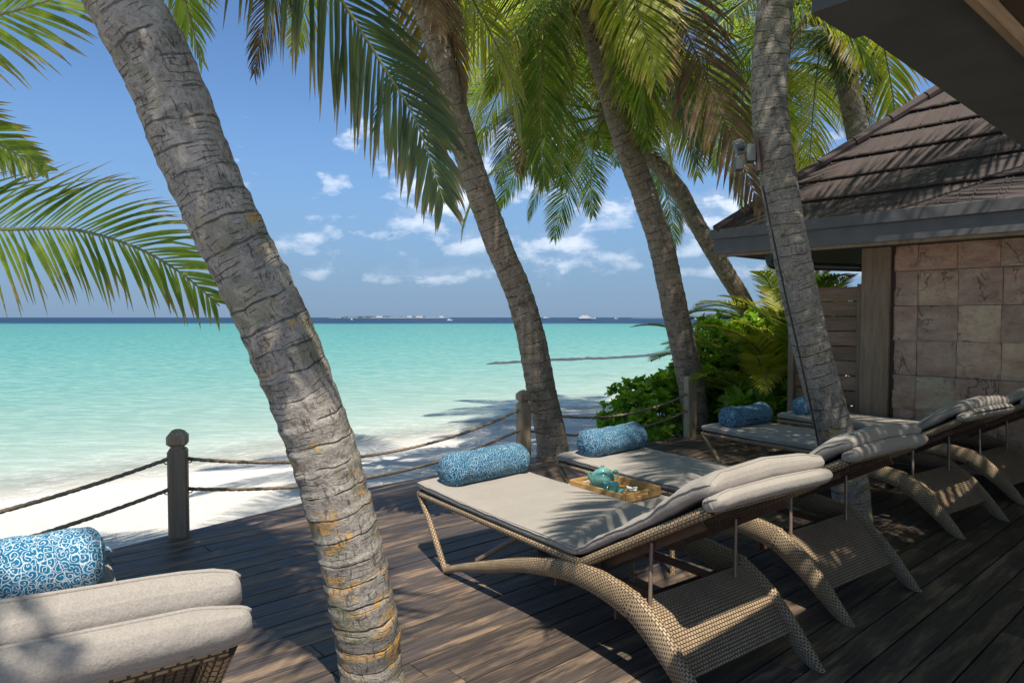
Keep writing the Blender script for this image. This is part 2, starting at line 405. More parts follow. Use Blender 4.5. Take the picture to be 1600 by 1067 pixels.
def m_scroll(name, blue, white, scale=26):
    m, nt, b, tc = new_mat(name); uvn = tc.outputs['UV']
    wn = nt.add('ShaderNodeTexNoise'); nt.l.new(nt.mapping(uvn, scale=(1, 1, 1)), wn.inputs['Vector']); wn.inputs['Scale'].default_value = scale * .8; wn.inputs['Detail'].default_value = 1
    off = nt.vmath('MULTIPLY', nt.vmath('SUBTRACT', wn.outputs['Color'], (.5, .5, .5)), (.030, .030, 0))
    p = nt.vmath('MULTIPLY', nt.vmath('ADD', uvn, off), (1, 1, 0))
    v = nt.add('ShaderNodeTexVoronoi'); v.voronoi_dimensions = '2D'; nt.l.new(p, v.inputs['Vector']); v.inputs['Scale'].default_value = scale
    d = nt.vmath('SUBTRACT', p, v.outputs['Position'])
    sp = nt.add('ShaderNodeSeparateXYZ'); nt.l.new(d, sp.inputs[0])
    sc = nt.add('ShaderNodeSeparateColor'); nt.l.new(v.outputs['Color'], sc.inputs[0])
    ang = nt.math('ADD', nt.math('ARCTAN2', sp.outputs[1], sp.outputs[0]), nt.math('MULTIPLY', sc.outputs[0], 6.28))
    sgn = nt.math('SIGN', nt.math('SUBTRACT', sc.outputs[1], .5))
    ph = nt.math('ADD', nt.math('MULTIPLY', ang, sgn), nt.math('MULTIPLY', v.outputs['Distance'], 15.0))
    s1 = nt.math('SINE', ph)
    line = nt.rng(s1, .66, .92)
    v2 = nt.add('ShaderNodeTexVoronoi'); v2.voronoi_dimensions = '2D'; v2.feature = 'DISTANCE_TO_EDGE'; nt.l.new(p, v2.inputs['Vector']); v2.inputs['Scale'].default_value = scale
    sel = nt.rng(sc.outputs[2], .35, .36)
    line2 = nt.math('MULTIPLY', nt.rng(v2.outputs['Distance'], .07, .03), sel)
    f = nt.math('MAXIMUM', line, line2)
    bl = nt.mix(nt.noise(uvn, 6, 3), [c * .8 for c in blue], [c * 1.2 for c in blue])
    nt.set(b.inputs['Base Color'], nt.mix(f, bl, white)); b.inputs['Roughness'].default_value = .8
    b.inputs['Specular IOR Level'].default_value = .2
    w = nt.noise(nt.mapping(uvn, scale=(2.2, 1, 1)), 7, 4, .6)
    nt.set(b.inputs['Normal'], nt.bump(w, .02, .6))
    return m
M['scroll_a'] = m_scroll('blue_scroll_print', (.010, .125, .235), (.50, .58, .60), 34)
M['scroll_shaded'] = m_scroll('blue_scroll_print_shaded', (.006, .08, .155), (.27, .38, .44), 34)  # same print with shade put into its colours, for bolsters in shadow

def m_stone():
    m, nt, b, tc = new_mat('split_stone'); oi = nt.add('ShaderNodeObjectInfo')
    off = nt.add('ShaderNodeCombineXYZ')
    for k, s in enumerate((31, 57, 83)): nt.set(off.inputs[k], nt.math('MULTIPLY', oi.outputs['Random'], s))
    p = nt.vmath('ADD', tc.outputs['Object'], off.outputs[0])
    q = nt.mapping(p, scale=(1, 1, 2.2), rot=(0, .5, .3))
    n1 = nt.noise(q, 2.6, 8, .62, .25); n2 = nt.noise(p, 16, 6, .65); n3 = nt.noise(q, 7, 5, .6, 1.2)
    col = nt.ramp(n1, [(.25, (.35, .235, .175)), (.45, (.55, .40, .31)), (.58, (.63, .49, .38)), (.75, (.65, .56, .43))])
    tint = nt.ramp(oi.outputs['Random'], [(0, (1.0, .80, .74)), (.25, (.84, .88, .80)), (.5, (1.1, 1.02, .88)), (.75, (.92, .80, .76)), (1, (.76, .70, .64))])
    col = nt.mix(1.0, col, tint, 'MULTIPLY')
    col = nt.mix(nt.rng(n3, .58, .72, 0, .5), col, (.20, .14, .11))
    col = nt.mix(nt.rng(n2, .35, .75, 0, .35), col, (.22, .17, .14))
    nt.set(b.inputs['Base Color'], col); b.inputs['Roughness'].default_value = .8; b.inputs['Specular IOR Level'].default_value = .3
    rg = nt.math('ABSOLUTE', nt.math('SUBTRACT', nt.noise(nt.mapping(p, scale=(1, 1.4, 1), rot=(.6, 0, .3)), 3.0, 5, .6, .6), .5))
    ck = nt.math('MULTIPLY', nt.rng(rg, .016, .0), nt.rng(nt.noise(p, 2.2, 2), .5, .62))
    nt.set(b.inputs['Base Color'], nt.mix(nt.math('MULTIPLY', ck, .22), col, (.09, .06, .05)))
    hgt = nt.math('SUBTRACT', nt.math('ADD', nt.math('MULTIPLY', n1, 1.6), nt.math('MULTIPLY', n2, .3)), nt.math('MULTIPLY', ck, .5))
    nt.set(b.inputs['Normal'], nt.bump(n2, .005, .6, nt.bump(hgt, .035, 1.0)))
    return m
M['stone'] = m_stone()
M['grout'] = simple('dark_joint', (.10, .08, .07), .9)

def m_rooftile():
    m, nt, b, tc = new_mat('roof_stone_coated'); oi = nt.add('ShaderNodeObjectInfo'); ob = tc.outputs['Object']
    n = nt.noise(ob, 240, 2, .8); n1 = nt.noise(ob, 4, 6, .6)
    col = nt.mix(nt.rng(n, .35, .7), (.045, .032, .031), (.088, .063, .060))
    col = nt.mix(nt.rng(n1, .45, .7, 0, .6), col, (.09, .07, .068))
    col = nt.mix(nt.math('MULTIPLY', oi.outputs['Random'], .5), col, (.055, .042, .04))
    nt.set(b.inputs['Base Color'], col); b.inputs['Roughness'].default_value = .85
    nt.set(b.inputs['Normal'], nt.bump(n, .003, .8)); return m
M['rooftile'] = m_rooftile()
M['fascia'] = simple('fascia_grey', (.10, .093, .095), .45, var=.12, scale=6)
M['soffit'] = simple('soffit_dark_grey', (.062, .062, .058), .7, var=.25, scale=3)
M['ceiling'] = simple('dark_brown_board', (.055, .035, .024), .7)
M['pipe'] = simple('pipe_black', (.02, .02, .022), .4)
M['cable'] = simple('cable_black', (.008, .008, .008), .6)
M['speaker'] = simple('grey_housing', (.11, .115, .11), .45, var=.08)
M['lens'] = simple('dark_lens', (.03, .05, .08), .15, var=.1)
M['rope'] = simple('hemp_rope', (.24, .185, .125), .9, var=.3, scale=60, bump=.003)
M['bamboo'] = m_plank('bamboo', (.46, .27, .09), (.60, .37, .14), (.40, .22, .07), 1, .4)
M['celadon'] = simple('celadon_glaze', (.13, .32, .28), .12, var=.2, scale=30, bump=0, spec=.7)
M['petal'] = simple('petal_white', (.8, .78, .72), .6, var=.04)
M['petal_yellow'] = simple('petal_yellow', (.75, .5, .06), .6)
M['tabletop'] = simple('table_top_grey', (.42, .38, .34), .6, var=.05)
M['white'] = simple('white_paint', (.8, .8, .78), .5, var=.04)
M['hull'] = simple('hull_dark', (.05, .07, .10), .5)
M['isle_green'] = simple('island_trees', (.07, .11, .11), .9, var=.3, scale=.05, bump=0)  # bluish cast in the colour stands in for distance haze
M['isle_sand'] = simple('island_sand', (.20, .22, .23), .9, var=.1, scale=.05, bump=0)  # sand greyed towards blue, haze put into its colour
M['glassdark'] = simple('window_dark', (.04, .06, .08), .2)
M['thatch'] = simple('thatch_grey', (.42, .40, .37), .9)

# ------------------------------------------------------------------ ground, sea
def m_sand():
    m, nt, b, tc = new_mat('coral_sand'); ob = tc.outputs['Object']
    n = nt.noise(ob, 90, 4, .7); n1 = nt.noise(nt.mapping(ob, rot=(0, 0, -DECK_ROT), scale=(.25, 1.2, 1)), 1.0, 6, .6)
    n2 = nt.noise(ob, 5, 5, .6)
    col = nt.mix(nt.rng(n, .3, .7), (.62, .585, .52), (.74, .705, .635))
    sx = nt.add('ShaderNodeSeparateXYZ'); nt.l.new(nt.mapping(ob, rot=(0, 0, -DECK_ROT)), sx.inputs[0])
    wet = nt.rng(nt.math('ADD', sx.outputs[1], nt.math('MULTIPLY', n1, 1.0)), 9.7, 10.4)
    col = nt.mix(nt.math('MULTIPLY', wet, .9), col, (.42, .365, .285))
    deb = nt.rng(nt.noise(ob, 17, 5, .7), .68, .73, 0, .5); col = nt.mix(nt.math('MULTIPLY', deb, nt.rng(sx.outputs[1], 8, 6)), col, (.25, .2, .14))
    nt.set(b.inputs['Base Color'], col); nt.set(b.inputs['Roughness'], nt.math('SUBTRACT', .95, nt.math('MULTIPLY', wet, .35)))
    b.inputs['Specular IOR Level'].default_value = .2
    nt.set(b.inputs['Normal'], nt.bump(nt.math('ADD', n2, nt.math('MULTIPLY', n, .15)), .09, .9)); return m
M['sand'] = m_sand()
SEA = -0.8
def ground_z(u, v):
    if v < 5.6: z = -.42
    elif v < 10.5: z = -.42 + (SEA + .42) * ((v - 5.6) / 4.9) ** 1.1
    else: z = SEA - min(4.0, (v - 10.5) * .06)
    return z + .02 * noise.noise(Vector((u * .5, v * .7, 0)))
mb = MB(); rows = []
vs = [-4000, -300, -60, -20, -8, -2] + [0 + .5 * i for i in range(32)] + [17, 20, 30, 60, 100, 400]
us = [-4000, -300, -80, -40, -20] + [-14 + 1.0 * i for i in range(60)] + [60, 120, 400, 4000]
for v in vs: rows.append([Vector((u, v, ground_z(u, v))) for u in us])
mb.grid(rows)
mb.build('sand_beach', M['sand'], rotz=DECK_ROT)['kind'] = 'structure'

def m_water():
    m, nt, b, tc = new_mat('lagoon_water'); geo = nt.add('ShaderNodeNewGeometry'); pos = geo.outputs['Position']
    sp = nt.add('ShaderNodeSeparateXYZ'); nt.l.new(pos, sp.inputs[0]); X, Y = sp.outputs[0], sp.outputs[1]
    v = nt.math('ADD', nt.math('MULTIPLY', X, -UY), nt.math('MULTIPLY', Y, UX))
    u = nt.math('ADD', nt.math('MULTIPLY', X, UX), nt.math('MULTIPLY', Y, UY))
    uvp = nt.add('ShaderNodeCombineXYZ'); nt.l.new(u, uvp.inputs[0]); nt.l.new(v, uvp.inputs[1])
    nshore = nt.noise(nt.mapping(uvp.outputs[0], scale=(.35, .6, 1)), 1.0, 4, .6)
    s = nt.math('ADD', nt.math('SUBTRACT', v, 10.6), nt.math('MULTIPLY', nt.math('SUBTRACT', nshore, .5), 2.2))
    big = nt.noise(nt.mapping(pos, scale=(.01, .035, 1)), 1.0, 5, .6)
    s2 = nt.math('MULTIPLY', s, nt.math('ADD', .7, nt.math('MULTIPLY', big, .6)))
    lg = nt.math('DIVIDE', nt.math('LOGARITHM', nt.math('MAXIMUM', nt.math('ADD', s2, 1.0), .2), 10.0), 2.6)
    col = nt.ramp(lg, [(0.0, (.54, .52, .45)), (.16, (.41, .46, .38)), (.33, (.24, .375, .305)), (.48, (.125, .315, .265)), (.64, (.066, .268, .235)), (.80, (.038, .225, .205)), (1.0, (.025, .19, .18))])
    # patches of ripple light and seagrass
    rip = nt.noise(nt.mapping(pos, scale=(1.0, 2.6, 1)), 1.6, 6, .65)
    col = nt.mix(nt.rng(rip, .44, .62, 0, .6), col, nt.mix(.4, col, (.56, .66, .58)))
    gr = nt.noise(nt.mapping(pos, scale=(.16, .5, 1)), 1.0, 6, .65)
    gm = nt.math('MULTIPLY', nt.rng(gr, .56, .70, 0, .6), nt.math('MULTIPLY', nt.rng(X, -4, 8), nt.rng(Y, 34, 24)))
    col = nt.mix(gm, col, (.10, .14, .12))
    # reef edge: the lagoon drops to deep water
    edge = nt.math('ADD', Y, nt.math('MULTIPLY', nt.math('SUBTRACT', nt.noise(nt.mapping(pos, scale=(.006, .002, 1)), 1.0, 4, .6), .5), 110))
    dk = nt.rng(edge, 225, 300)
    streak = nt.math('MULTIPLY', nt.rng(nt.noise(nt.mapping(pos, scale=(.012, .12, 1)), 1.0, 4, .6), .62, .72, 0, .5), nt.rng(Y, 120, 200))
    col = nt.mix(streak, col, (.02, .12, .15))
    col = nt.mix(dk, col, (.006, .032, .078))
    foam_n = nt.noise(nt.mapping(uvp.outputs[0], scale=(1.4, 5, 1)), 2.2, 6, .7)
    foam = nt.math('MULTIPLY', nt.rng(foam_n, .50, .62, 0, .8), nt.math('MULTIPLY', nt.rng(s, -.5, .1), nt.rng(s, 3.4, .6)))
    col = nt.mix(foam, col, (.80, .79, .75))
    nt.set(b.inputs['Base Color'], col)
    w1 = nt.noise(nt.mapping(pos, scale=(1.1, 2.4, 1)), 1.2, 5, .6); w2 = nt.noise(nt.mapping(pos, scale=(.12, .4, 1)), 1.0, 4, .6)
    nb = nt.bump(nt.math('ADD', w1, nt.math('MULTIPLY', w2, 2)), .16, .55)
    df = nt.add('ShaderNodeBsdfDiffuse'); nt.set(df.inputs[0], col); nt.set(df.inputs['Normal'], nb)
    gl = nt.add('ShaderNodeBsdfGlossy'); gl.inputs['Roughness'].default_value = .16; nt.set(gl.inputs['Normal'], nb)
    fr_ = nt.add('ShaderNodeFresnel'); fr_.inputs[0].default_value = 1.33; nt.set(fr_.inputs['Normal'], nb)
    wm = nt.add('ShaderNodeMixShader'); nt.set(wm.inputs[0], nt.math('MINIMUM', fr_.outputs[0], .22)); nt.l.new(df.outputs[0], wm.inputs[1]); nt.l.new(gl.outputs[0], wm.inputs[2])
    # thin water film lets the sand through at the very edge
    tr = nt.add('ShaderNodeBsdfTransparent'); mx = nt.add('ShaderNodeMixShader')
    nt.set(mx.inputs[0], nt.math('MAXIMUM', nt.rng(s, -.5, 2.2, 0, 1), foam))
    nt.l.new(tr.outputs[0], mx.inputs[1]); nt.l.new(wm.outputs[0], mx.inputs[2]); nt.l.new(mx.outputs[0], nt.n['Material Output'].inputs[0])
    return m
M['water'] = m_water()
mb = MB(); rows = []
for v in [9.9, 12, 16, 24, 40, 80, 200, 1000, 5000, 30000]:
    rows.append([Vector((u, v, SEA)) for u in (-40000, -4000, -300, -40, -10, 0, 10, 40, 100, 300, 4000, 40000)])
mb.grid(rows); mb.build('sea', M['water'], rotz=DECK_ROT)['kind'] = 'structure'
# sandbar / rocks just breaking the surface
mb = MB()
a, b_ = Vector((-1.2, 33.5, 0)), Vector((13.0, 45.5, 0))
rows = []
for i in range(60):
    t = i / 59; c = a.lerp(b_, t) + Vector((0, math.sin(t * 9) * .5, 0))
    wd = (.25 + .9 * math.sin(math.pi * min(1, t * 1.05)) ** .6) * (.7 + .6 * noise.noise(Vector((t * 9, 1, 0))))
    r = []
    for j in range(9):
        k = (j - 4) / 4
        r.append(Vector((c.x - k * wd * .6, c.y + k * wd * 1.2, SEA - .045 + .11 * (1 - k * k) * (.6 + 1.2 * abs(noise.noise(Vector((t * 40, k * 2, 0))))))))
    rows.append(r)
mb.grid(rows)
M['rock'] = simple('wet_rock', (.06, .06, .05), .5, var=.3, scale=3, bump=.03)
tag(mb.build('reef_rocks', M['rock']), 'long dark line of rocks breaking the shallow turquoise water', 'rocks')

# ------------------------------------------------------------------ deck
deck = MB(); deck.box((-3.2, -3.0, -.40), (8.6, 4.86, -.036))
dk = deck.build('deck_floor', simple('under_deck_shade', (.03, .022, .018), .9), rotz=DECK_ROT, smooth=False); dk['kind'] = 'structure'  # solid dark underlay, coloured as the shade seen between the planks
def deck_clip(poly):
    poly = clip(poly, -.175, 1, 5.33 - .175 * 2.9)
    if len(poly) > 2: poly = clip(poly, 0, 1, 5.33)
    if len(poly) > 2: poly = clip(poly, .13, 1, 5.33 + .13 * 5.2)
    return poly
PW, GAP = .146, .007
rnd = random.Random(3)
v = -2.9
while v < 5.34:
    u = -3.1 - rnd.random() * 1.5
    while u < 8.5:
        L = rnd.uniform(2.0, 4.2) if v > -.3 else 6.0
        u2 = min(u + L, 8.5)
        if 8.5 - u2 < .5: u2 = 8.5
        poly = deck_clip([(max(u, -3.1), v), (u2 - .004, v), (u2 - .004, v + PW - GAP), (max(u, -3.1), v + PW - GAP)])
        if len(poly) > 2:
            cx, cy = sum(p[0] for p in poly) / len(poly), sum(p[1] for p in poly) / len(poly)
            dz = rnd.uniform(-.0012, .0012); b = .0022
            pl = [(x - cx, y - cy) for x, y in poly]
            sh = [(x - math.copysign(b, x), y - math.copysign(b, y)) for x, y in pl]
            m_ = MB(); lo = [Vector((x, y, -.03)) for x, y in pl]; mi_ = [Vector((x, y, -b)) for x, y in pl]; hi = [Vector((x, y, 0)) for x, y in sh]
            m_.grid([lo, mi_, hi], close_u=True); m_.poly(hi)
            m_.build('plank', M['deck'], dk, smooth=False, loc=(cx, cy, dz))
        u = u2
    v += PW
# edge board
edge = [(-3.2, 5.33 - .175 * 6.1), (2.9, 5.33), (5.2, 5.33), (8.6, 5.33 - .13 * 3.4)]
m_ = MB()
for (a, b_) in zip(edge, edge[1:]):
    d = Vector((b_[0] - a[0], b_[1] - a[1], 0)); n = Vector((-d.y, d.x, 0)).normalized() * .03
    p = [Vector((*a, 0)), Vector((*b_, 0))]
    q = [p[0] + n, p[1] + n]
    lo = Vector((0, 0, -.20)); hi = Vector((0, 0, -.004))
    m_.poly([p[0] + hi, p[1] + hi, q[1] + hi, q[0] + hi]); m_.poly([q[0] + hi, q[1] + hi, q[1] + lo, q[0] + lo])
m_.build('edge_board', M['deck'], dk, smooth=False)

# ------------------------------------------------------------------ rope posts
def post(pt, h, label, cap=True, rot=.35, w=.062):
    r = empty('rope_post', pt, rot, label=label, cat='post', group='rope posts along the deck edge')
    def sq(k, z, ch=.012):
        return [Vector(p) for p in ((-k, -k + ch, z), (-k + ch, -k, z), (k - ch, -k, z), (k, -k + ch, z), (k, k - ch, z), (k - ch, k, z), (-k + ch, k, z), (-k, k - ch, z))]
    z1 = h - (.13 if cap else 0)
    m_ = MB(); rows = [sq(w, -.5), sq(w, z1 - .02), sq(w - .012, z1)]
    m_.grid(rows, close_u=True); m_.poly(rows[-1]); m_.build('shaft', M['post_wood'], r, smooth=False)
    if cap:
        m_ = MB(); rows = [sq(w - .022, z1 - .002, .01), sq(w - .022, z1 + .012, .01), sq(w + .004, z1 + .034), sq(w + .004, z1 + .085), sq(w - .022, z1 + .118, .01), sq(w - .045, z1 + .13, .006)]
        m_.grid(rows, close_u=True); m_.poly(rows[-1]); m_.build('cap', M['post_wood'], r, smooth=False)
    # small eye bolts where the ropes meet the post
    for zz in (h - .22, h - .43):
        e = MB()
        e.tube([Vector((math.cos(a) * .016, -.0, math.sin(a) * .016 + zz)) + Vector((w + .01, 0, 0)) for a in [i * math.pi / 5 for i in range(11)]], .004, 6, cap=False)
        e.tube([Vector((-math.cos(a) * .016, -.0, math.sin(a) * .016 + zz)) - Vector((w + .01, 0, 0)) for a in [i * math.pi / 5 for i in range(11)]], .004, 6, cap=False)
        e.build('eye_bolt', M['plate'], r)
    return r
p1 = G(280, 836); p2 = G(818, 720); p3 = G(1078, 683)
p0 = UVW(*[a - b * 1.02 for a, b in zip(toUV(p1), ((toUV(p2)[0] - toUV(p1)[0]), .75))])
post(p1, .735, 'faceted wooden rope post nearest the camera, dark against bright sand')
post(p2, .745, 'sunlit wooden rope post just left of the second leaning palm', rot=.5)
post(p3, .76, 'flat topped wooden post standing in front of the third palm and bush', cap=False, rot=.3)
post(p0, .735, 'wooden rope post beyond the left edge of the view')
def rope(a, b, sag, label, r=.0125):
    n = 150; pts = []
    for i in range(n):
        t = i / (n - 1); p = a.lerp(b, t); p.z -= sag * 4 * t * (1 - t); pts.append(p)
    m_ = MB(); m_.tube(pts, r, 12, rf=lambda s, th: 1 + .22 * math.cos(3 * (th + s * 95 / 3)))
    return tag(m_.build('rope', M['rope']), label, 'rope', 'ropes strung between the deck posts')
names = ['left of the nearest post', 'between the nearest post and the sunlit post', 'between the sunlit post and the bush']
for (a, b_, nm, sg) in ((p0, p1, names[0], .17), (p1, p2, names[1], .20), (p2, p3, names[2], .16)):
    for k, (zz, wd) in enumerate(((.52, 'upper'), (.31, 'lower'))):
        d = (b_ - a).normalized() * .07
        rope(a + d + Vector((0, 0, zz)), b_ - d + Vector((0, 0, zz + .02)), sg * (1 if k == 0 else .9), '%s twisted rope sagging %s' % (wd, nm))

# ------------------------------------------------------------------ loungers
ARCH_TOP = [(.305, .0), (.345, .045), (.5, .108), (.8, .215), (1.1, .315), (1.42, .398), (1.62, .41), (1.82, .385), (1.86, .37), (1.99, .29), (2.10, .18), (2.19, .07), (2.245, -.0)]
ARCH_BOT = [(.33, -.0), (.37, .012), (.52, .068), (.8, .145), (1.08, .235), (1.40, .297), (1.60, .297), (1.75, .272), (1.83, .245), (1.95, .17), (2.06, .085), (2.14, .02), (2.185, -.0)]
def band_side(y0, y1):
    """wicker arch: closed band between two profiles"""
    n = 6
    def fine(pl): return [Vector((p.x, 0, p.z)) for p in spline([Vector((x, 0, z)) for x, z in pl], n)]
    T, B = fine(ARCH_TOP), fine(ARCH_BOT); rows = []; L = 0; Ls = [0]
    for i in range(1, len(T)): Ls.append(Ls[-1] + (T[i] - T[i - 1]).length)
    ym = (y0 + y1) / 2; hw = (y1 - y0) / 2; per = []
    for t, b in zip(T, B):
        t = t.copy(); b = b.copy(); t.z = max(t.z, 0.002); b.z = max(b.z, 0.002)
        d = t - b; h = d.length
        if h < .02: d = Vector((-.02, 0, .02)); h = .028
        e = d / h; c = .012; r = []
        for (yy, k) in ((-hw, c), (-hw, h * .5), (-hw, h - c), (-hw + c, h), (hw - c, h), (hw, h - c), (hw, h * .5), (hw, c), (hw - c, 0), (-hw + c, 0)):
            q = b + e * min(max(k, 0), h); r.append(Vector((q.x, ym + yy, q.z)))
        rows.append(r)
        hs = [0, h * .5, h, h + .02, h + .04, h + .06, 1.5 * h + .06, 2 * h + .06, 2 * h + .07, 2 * h + .10, 2 * h + .12]; per.append(hs)
    m_ = MB(); m_.grid(rows, close_u=True, uvf=lambda i, j: (Ls[i], per[i][j]))
    m_.poly(rows[0]); m_.poly(list(reversed(rows[-1])))
    return m_
def pad(path, tfun, wfun, ncs=36, rnd_=.06, sub=10, bulge=0.0, seed=0, wr=.004, endr=.05, hb=0.0, low=1.0, welt=True):
    """soft cushion swept along an (x,z) path; section is a superellipse"""
    pts = spline([Vector((x, 0, z)) for x, z in path], sub); L = [0]
    for a, b in zip(pts, pts[1:]): L.append(L[-1] + (b - a).length)
    tot = L[-1]; m_ = MB(); rows = []; st = []
    # denser stations at the ends
    ss = [0, .004, .012, .022, .035, .05] ; mids = [.05 + (tot - .10) * i / 44 for i in range(1, 44)]
    ss = ss + mids + [tot - s for s in reversed(ss)]
    for s in ss:
        i = 0
        while i < len(L) - 2 and L[i + 1] < s: i += 1
        t = (s - L[i]) / (L[i + 1] - L[i]); p = pts[i].lerp(pts[i + 1], t); tg = (pts[min(i + 2, len(pts) - 1)] - pts[max(i - 1, 0)]).normalized()
        nrm = Vector((-tg.z, 0, tg.x)); th = tfun(s / tot); w = wfun(s / tot)
        e = min(s, tot - s); k = 1.0
        if e < endr: k = (1 - (1 - e / endr) ** 2.4) ** .5
        k = max(k, .06); sh = (1 - k) * .02
        r = []
        for j in range(ncs):
            a = 2 * math.pi * j / ncs; ca, sa = math.cos(a), math.sin(a)
            y = math.copysign(abs(ca) ** .24, ca) * (w / 2 - sh); z = math.copysign(abs(sa) ** .50, sa) * th / 2 * k
            yy = y / (w / 2)
            z += (bulge + hb * max(0, min(1, (s / tot - .6) / .25))) * (1 - yy * yy) * (1 if sa > 0 else low)
            q = p + nrm * z + Vector((0, y, 0))
            nn = noise.noise(Vector((q.x * 9 + seed * 7, q.y * 9, q.z * 9))) * wr + noise.noise(Vector((q.x * 26 + seed, q.y * 26, q.z * 26))) * wr * .35
            q += nrm * nn * (1 if sa >= 0 else .4) * 1.5
            r.append(q)
        rows.append(r); st.append(s)
    m_.grid(rows, close_u=True, uvf=lambda i, j: (st[i], j / ncs)); m_.poly(list(reversed(rows[0]))); m_.poly(rows[-1])
    q = ncs // 2                                   # stitched welt round the middle of the edge
    if welt:
        up_ = 1
        loop = [r[up_] for r in rows[3:-3]] + [rows[-3][k] for k in range(1, q)] + [r[q - up_] for r in reversed(rows[3:-3])]
        m_.tube(loop, .0042, 5, cap=False)
    return m_
WID = .76
def make_lounger(loc, rz, label, seed=0, back=None):
    r = empty('sun_lounger', loc, rz, label=label, cat='sun lounger', group='wicker sun loungers in a row on the deck')
    for y0 in (0.0, WID - .045): band_side(y0, y0 + .045).build('side_arch', M['wicker'], r, angle=50)
    # front leg loops
    for y in (.022, WID - .022):
        m_ = MB(); m_.tube(spline([(.36, y, .035), (.318, y, .022), (.285, y, .055), (.15, y, .235), (.03, y, .375), (.005, y, .402), (.03, y, .415)], 5), .019, 10)
        m_.build('leg', M['wicker'], r)
    m_ = MB(); m_.tube([(.012, .02, .405), (.012, WID - .02, .405)], .017, 10); m_.build('front_rail', M['wicker'], r)
    for y in (.022, WID - .022):
        m_ = MB(); m_.tube([(.012, y, .405), (.8, y, .405), (1.5, y, .408)], .019, 10); m_.build('seat_rail', M['wicker'], r)
    m_ = MB(); rows = [[Vector((.03 + 1.46 * i / 12, .04 + (WID - .08) * j / 6, .414)) for j in range(7)] for i in range(13)]
    m_.grid(rows, uvf=lambda i, j: (i * .12, j * .11)); m_.build('seat_mesh', M['mesh'], r)
    # back frame
    ca = math.atan2(.80 - .40, 2.20 - 1.5) if back is None else R(back); D = Vector((math.cos(ca), 0, math.sin(ca)))
    hp = Vector((1.50, 0, .405))
    for y in (.035, WID - .035):
        m_ = MB(); m_.tube([hp + Vector((0, y, 0)), hp + D * .80 + Vector((0, y, 0))], .024, 10); m_.build('back_rail', M['wicker'], r)
    m_ = MB(); m_.tube([hp + D * .80 + Vector((0, .03, 0)), hp + D * .80 + Vector((0, WID - .03, 0))], .02, 10); m_.build('back_top_rail', M['wicker'], r)
    m_ = MB(); rows = [[hp + D * (.80 * i / 8) + Vector((0, .05 + (WID - .10) * j / 6, .012)) for j in range(7)] for i in range(9)]
    m_.grid(rows, uvf=lambda i, j: (i * .1, j * .11)); m_.build('back_mesh', M['mesh'], r)
    for y in (.10, WID - .10):      # metal bar beneath the back and its prop
        m_ = MB(); m_.box((.05, y - .008, -.055), (.68, y + .008, -.022), Matrix.Translation(hp) @ Matrix.Rotation(-ca, 4, 'Y')); m_.build('back_bar', M['plate'], r, smooth=False)
        a = hp + D * .42 + Vector((0, y - .02, -.03)); bq = Vector((1.885, y - .05, .30))
        m_ = MB(); m_.tube([a, bq], .0085, 8); m_.build('prop', M['strut'], r)
    for x, z in ((1.30, .27), (1.70, .255)):
        m_ = MB(); m_.box((x - .006, .04, z - .035), (x + .006, WID - .04, z + .025)); m_.build('cross_bar', M['plate'], r, smooth=False)
    m_ = MB(); m_.box((1.3, WID * .5 - .2, .29), (1.86, WID * .5 - .188, .325)); m_.build('cross_bar', M['plate'], r, smooth=False)
    m_ = MB(); m_.box((1.3, WID * .5 + .188, .29), (1.86, WID * .5 + .2, .325)); m_.build('cross_bar', M['plate'], r, smooth=False)
    for y in (.045, WID - .045):
        m_ = MB(); s_ = 1 if y < .3 else -1
        m_.tube([(.62, y, .155), (.78, y + s_ * .06, .27), (.98, y + s_ * .12, .40)], .014, 8); m_.build('brace', M['strut'], r)
    # woven end panel between the arches
    prof = spline([Vector((1.845, 0, .352)), Vector((1.93, 0, .30)), Vector((2.02, 0, .215)), Vector((2.10, 0, .125))], 4); rows = []
    for p in prof: rows.append([Vector((p.x, .045 + (WID - .09) * j / 8, p.z)) for j in range(9)])
    prof2 = [p - Vector((.012, 0, .010)) for p in prof]
    for p in reversed(prof2): rows.append([Vector((p.x, .045 + (WID - .09) * j / 8, p.z)) for j in range(9)])
    m_ = MB(); m_.grid(rows, close_v=True, uvf=lambda i, j: (j * .084, i * .029)); m_.build('end_panel', M['panel'], r, angle=50)
    # cushions
    m_ = pad([(-.015, .462), (.4, .452), (.9, .450), (1.30, .452), (1.49, .452)], lambda s: .062, lambda s: WID - .01, seed=seed)
    for i, p in enumerate(m_.v): m_.v[i] = (p[0], p[1] + WID / 2, p[2])
    m_.build('seat_cushion', M['cushion'], r)
    up = Vector((-D.z, 0, D.x))
    def bp(s, h): q = hp + D * s + up * h; return (q.x, q.z)
    m_ = pad([bp(-.01, .053), bp(.2, .052), bp(.45, .054), bp(.60, .066), bp(.74, .078), bp(.87, .066)], lambda s: .055 + .022 * max(0, min(1, (s - .60) / .15)), lambda s: WID - .02 + .025 * max(0, min(1, (s - .6) / .15)), bulge=.012, hb=.020, low=.6, seed=seed + 3, wr=.008, endr=.05)
    for i, p in enumerate(m_.v): m_.v[i] = (p[0], p[1] + WID / 2, p[2])
    m_.build('back_cushion', M['cushion'], r)
    m_ = pad([bp(.785, .016), bp(.83, .012), bp(.877, .012)], lambda s: .070, lambda s: WID + .012, bulge=.014, seed=seed + 5, wr=.007, endr=.045)
    for i, p in enumerate(m_.v): m_.v[i] = (p[0], p[1] + WID / 2, p[2])
    m_.build('head_cushion', M['cushion'], r)
    # piping along seat cushion edges
    for y in (.012, WID - .012):
        m_ = MB(); m_.tube([(.0 + 1.47 * i / 12, y, .474 - .008 * math.sin(i / 12 * math.pi)) for i in range(13)], .0035, 6); m_.build('piping', M['piping'], r)
    return r
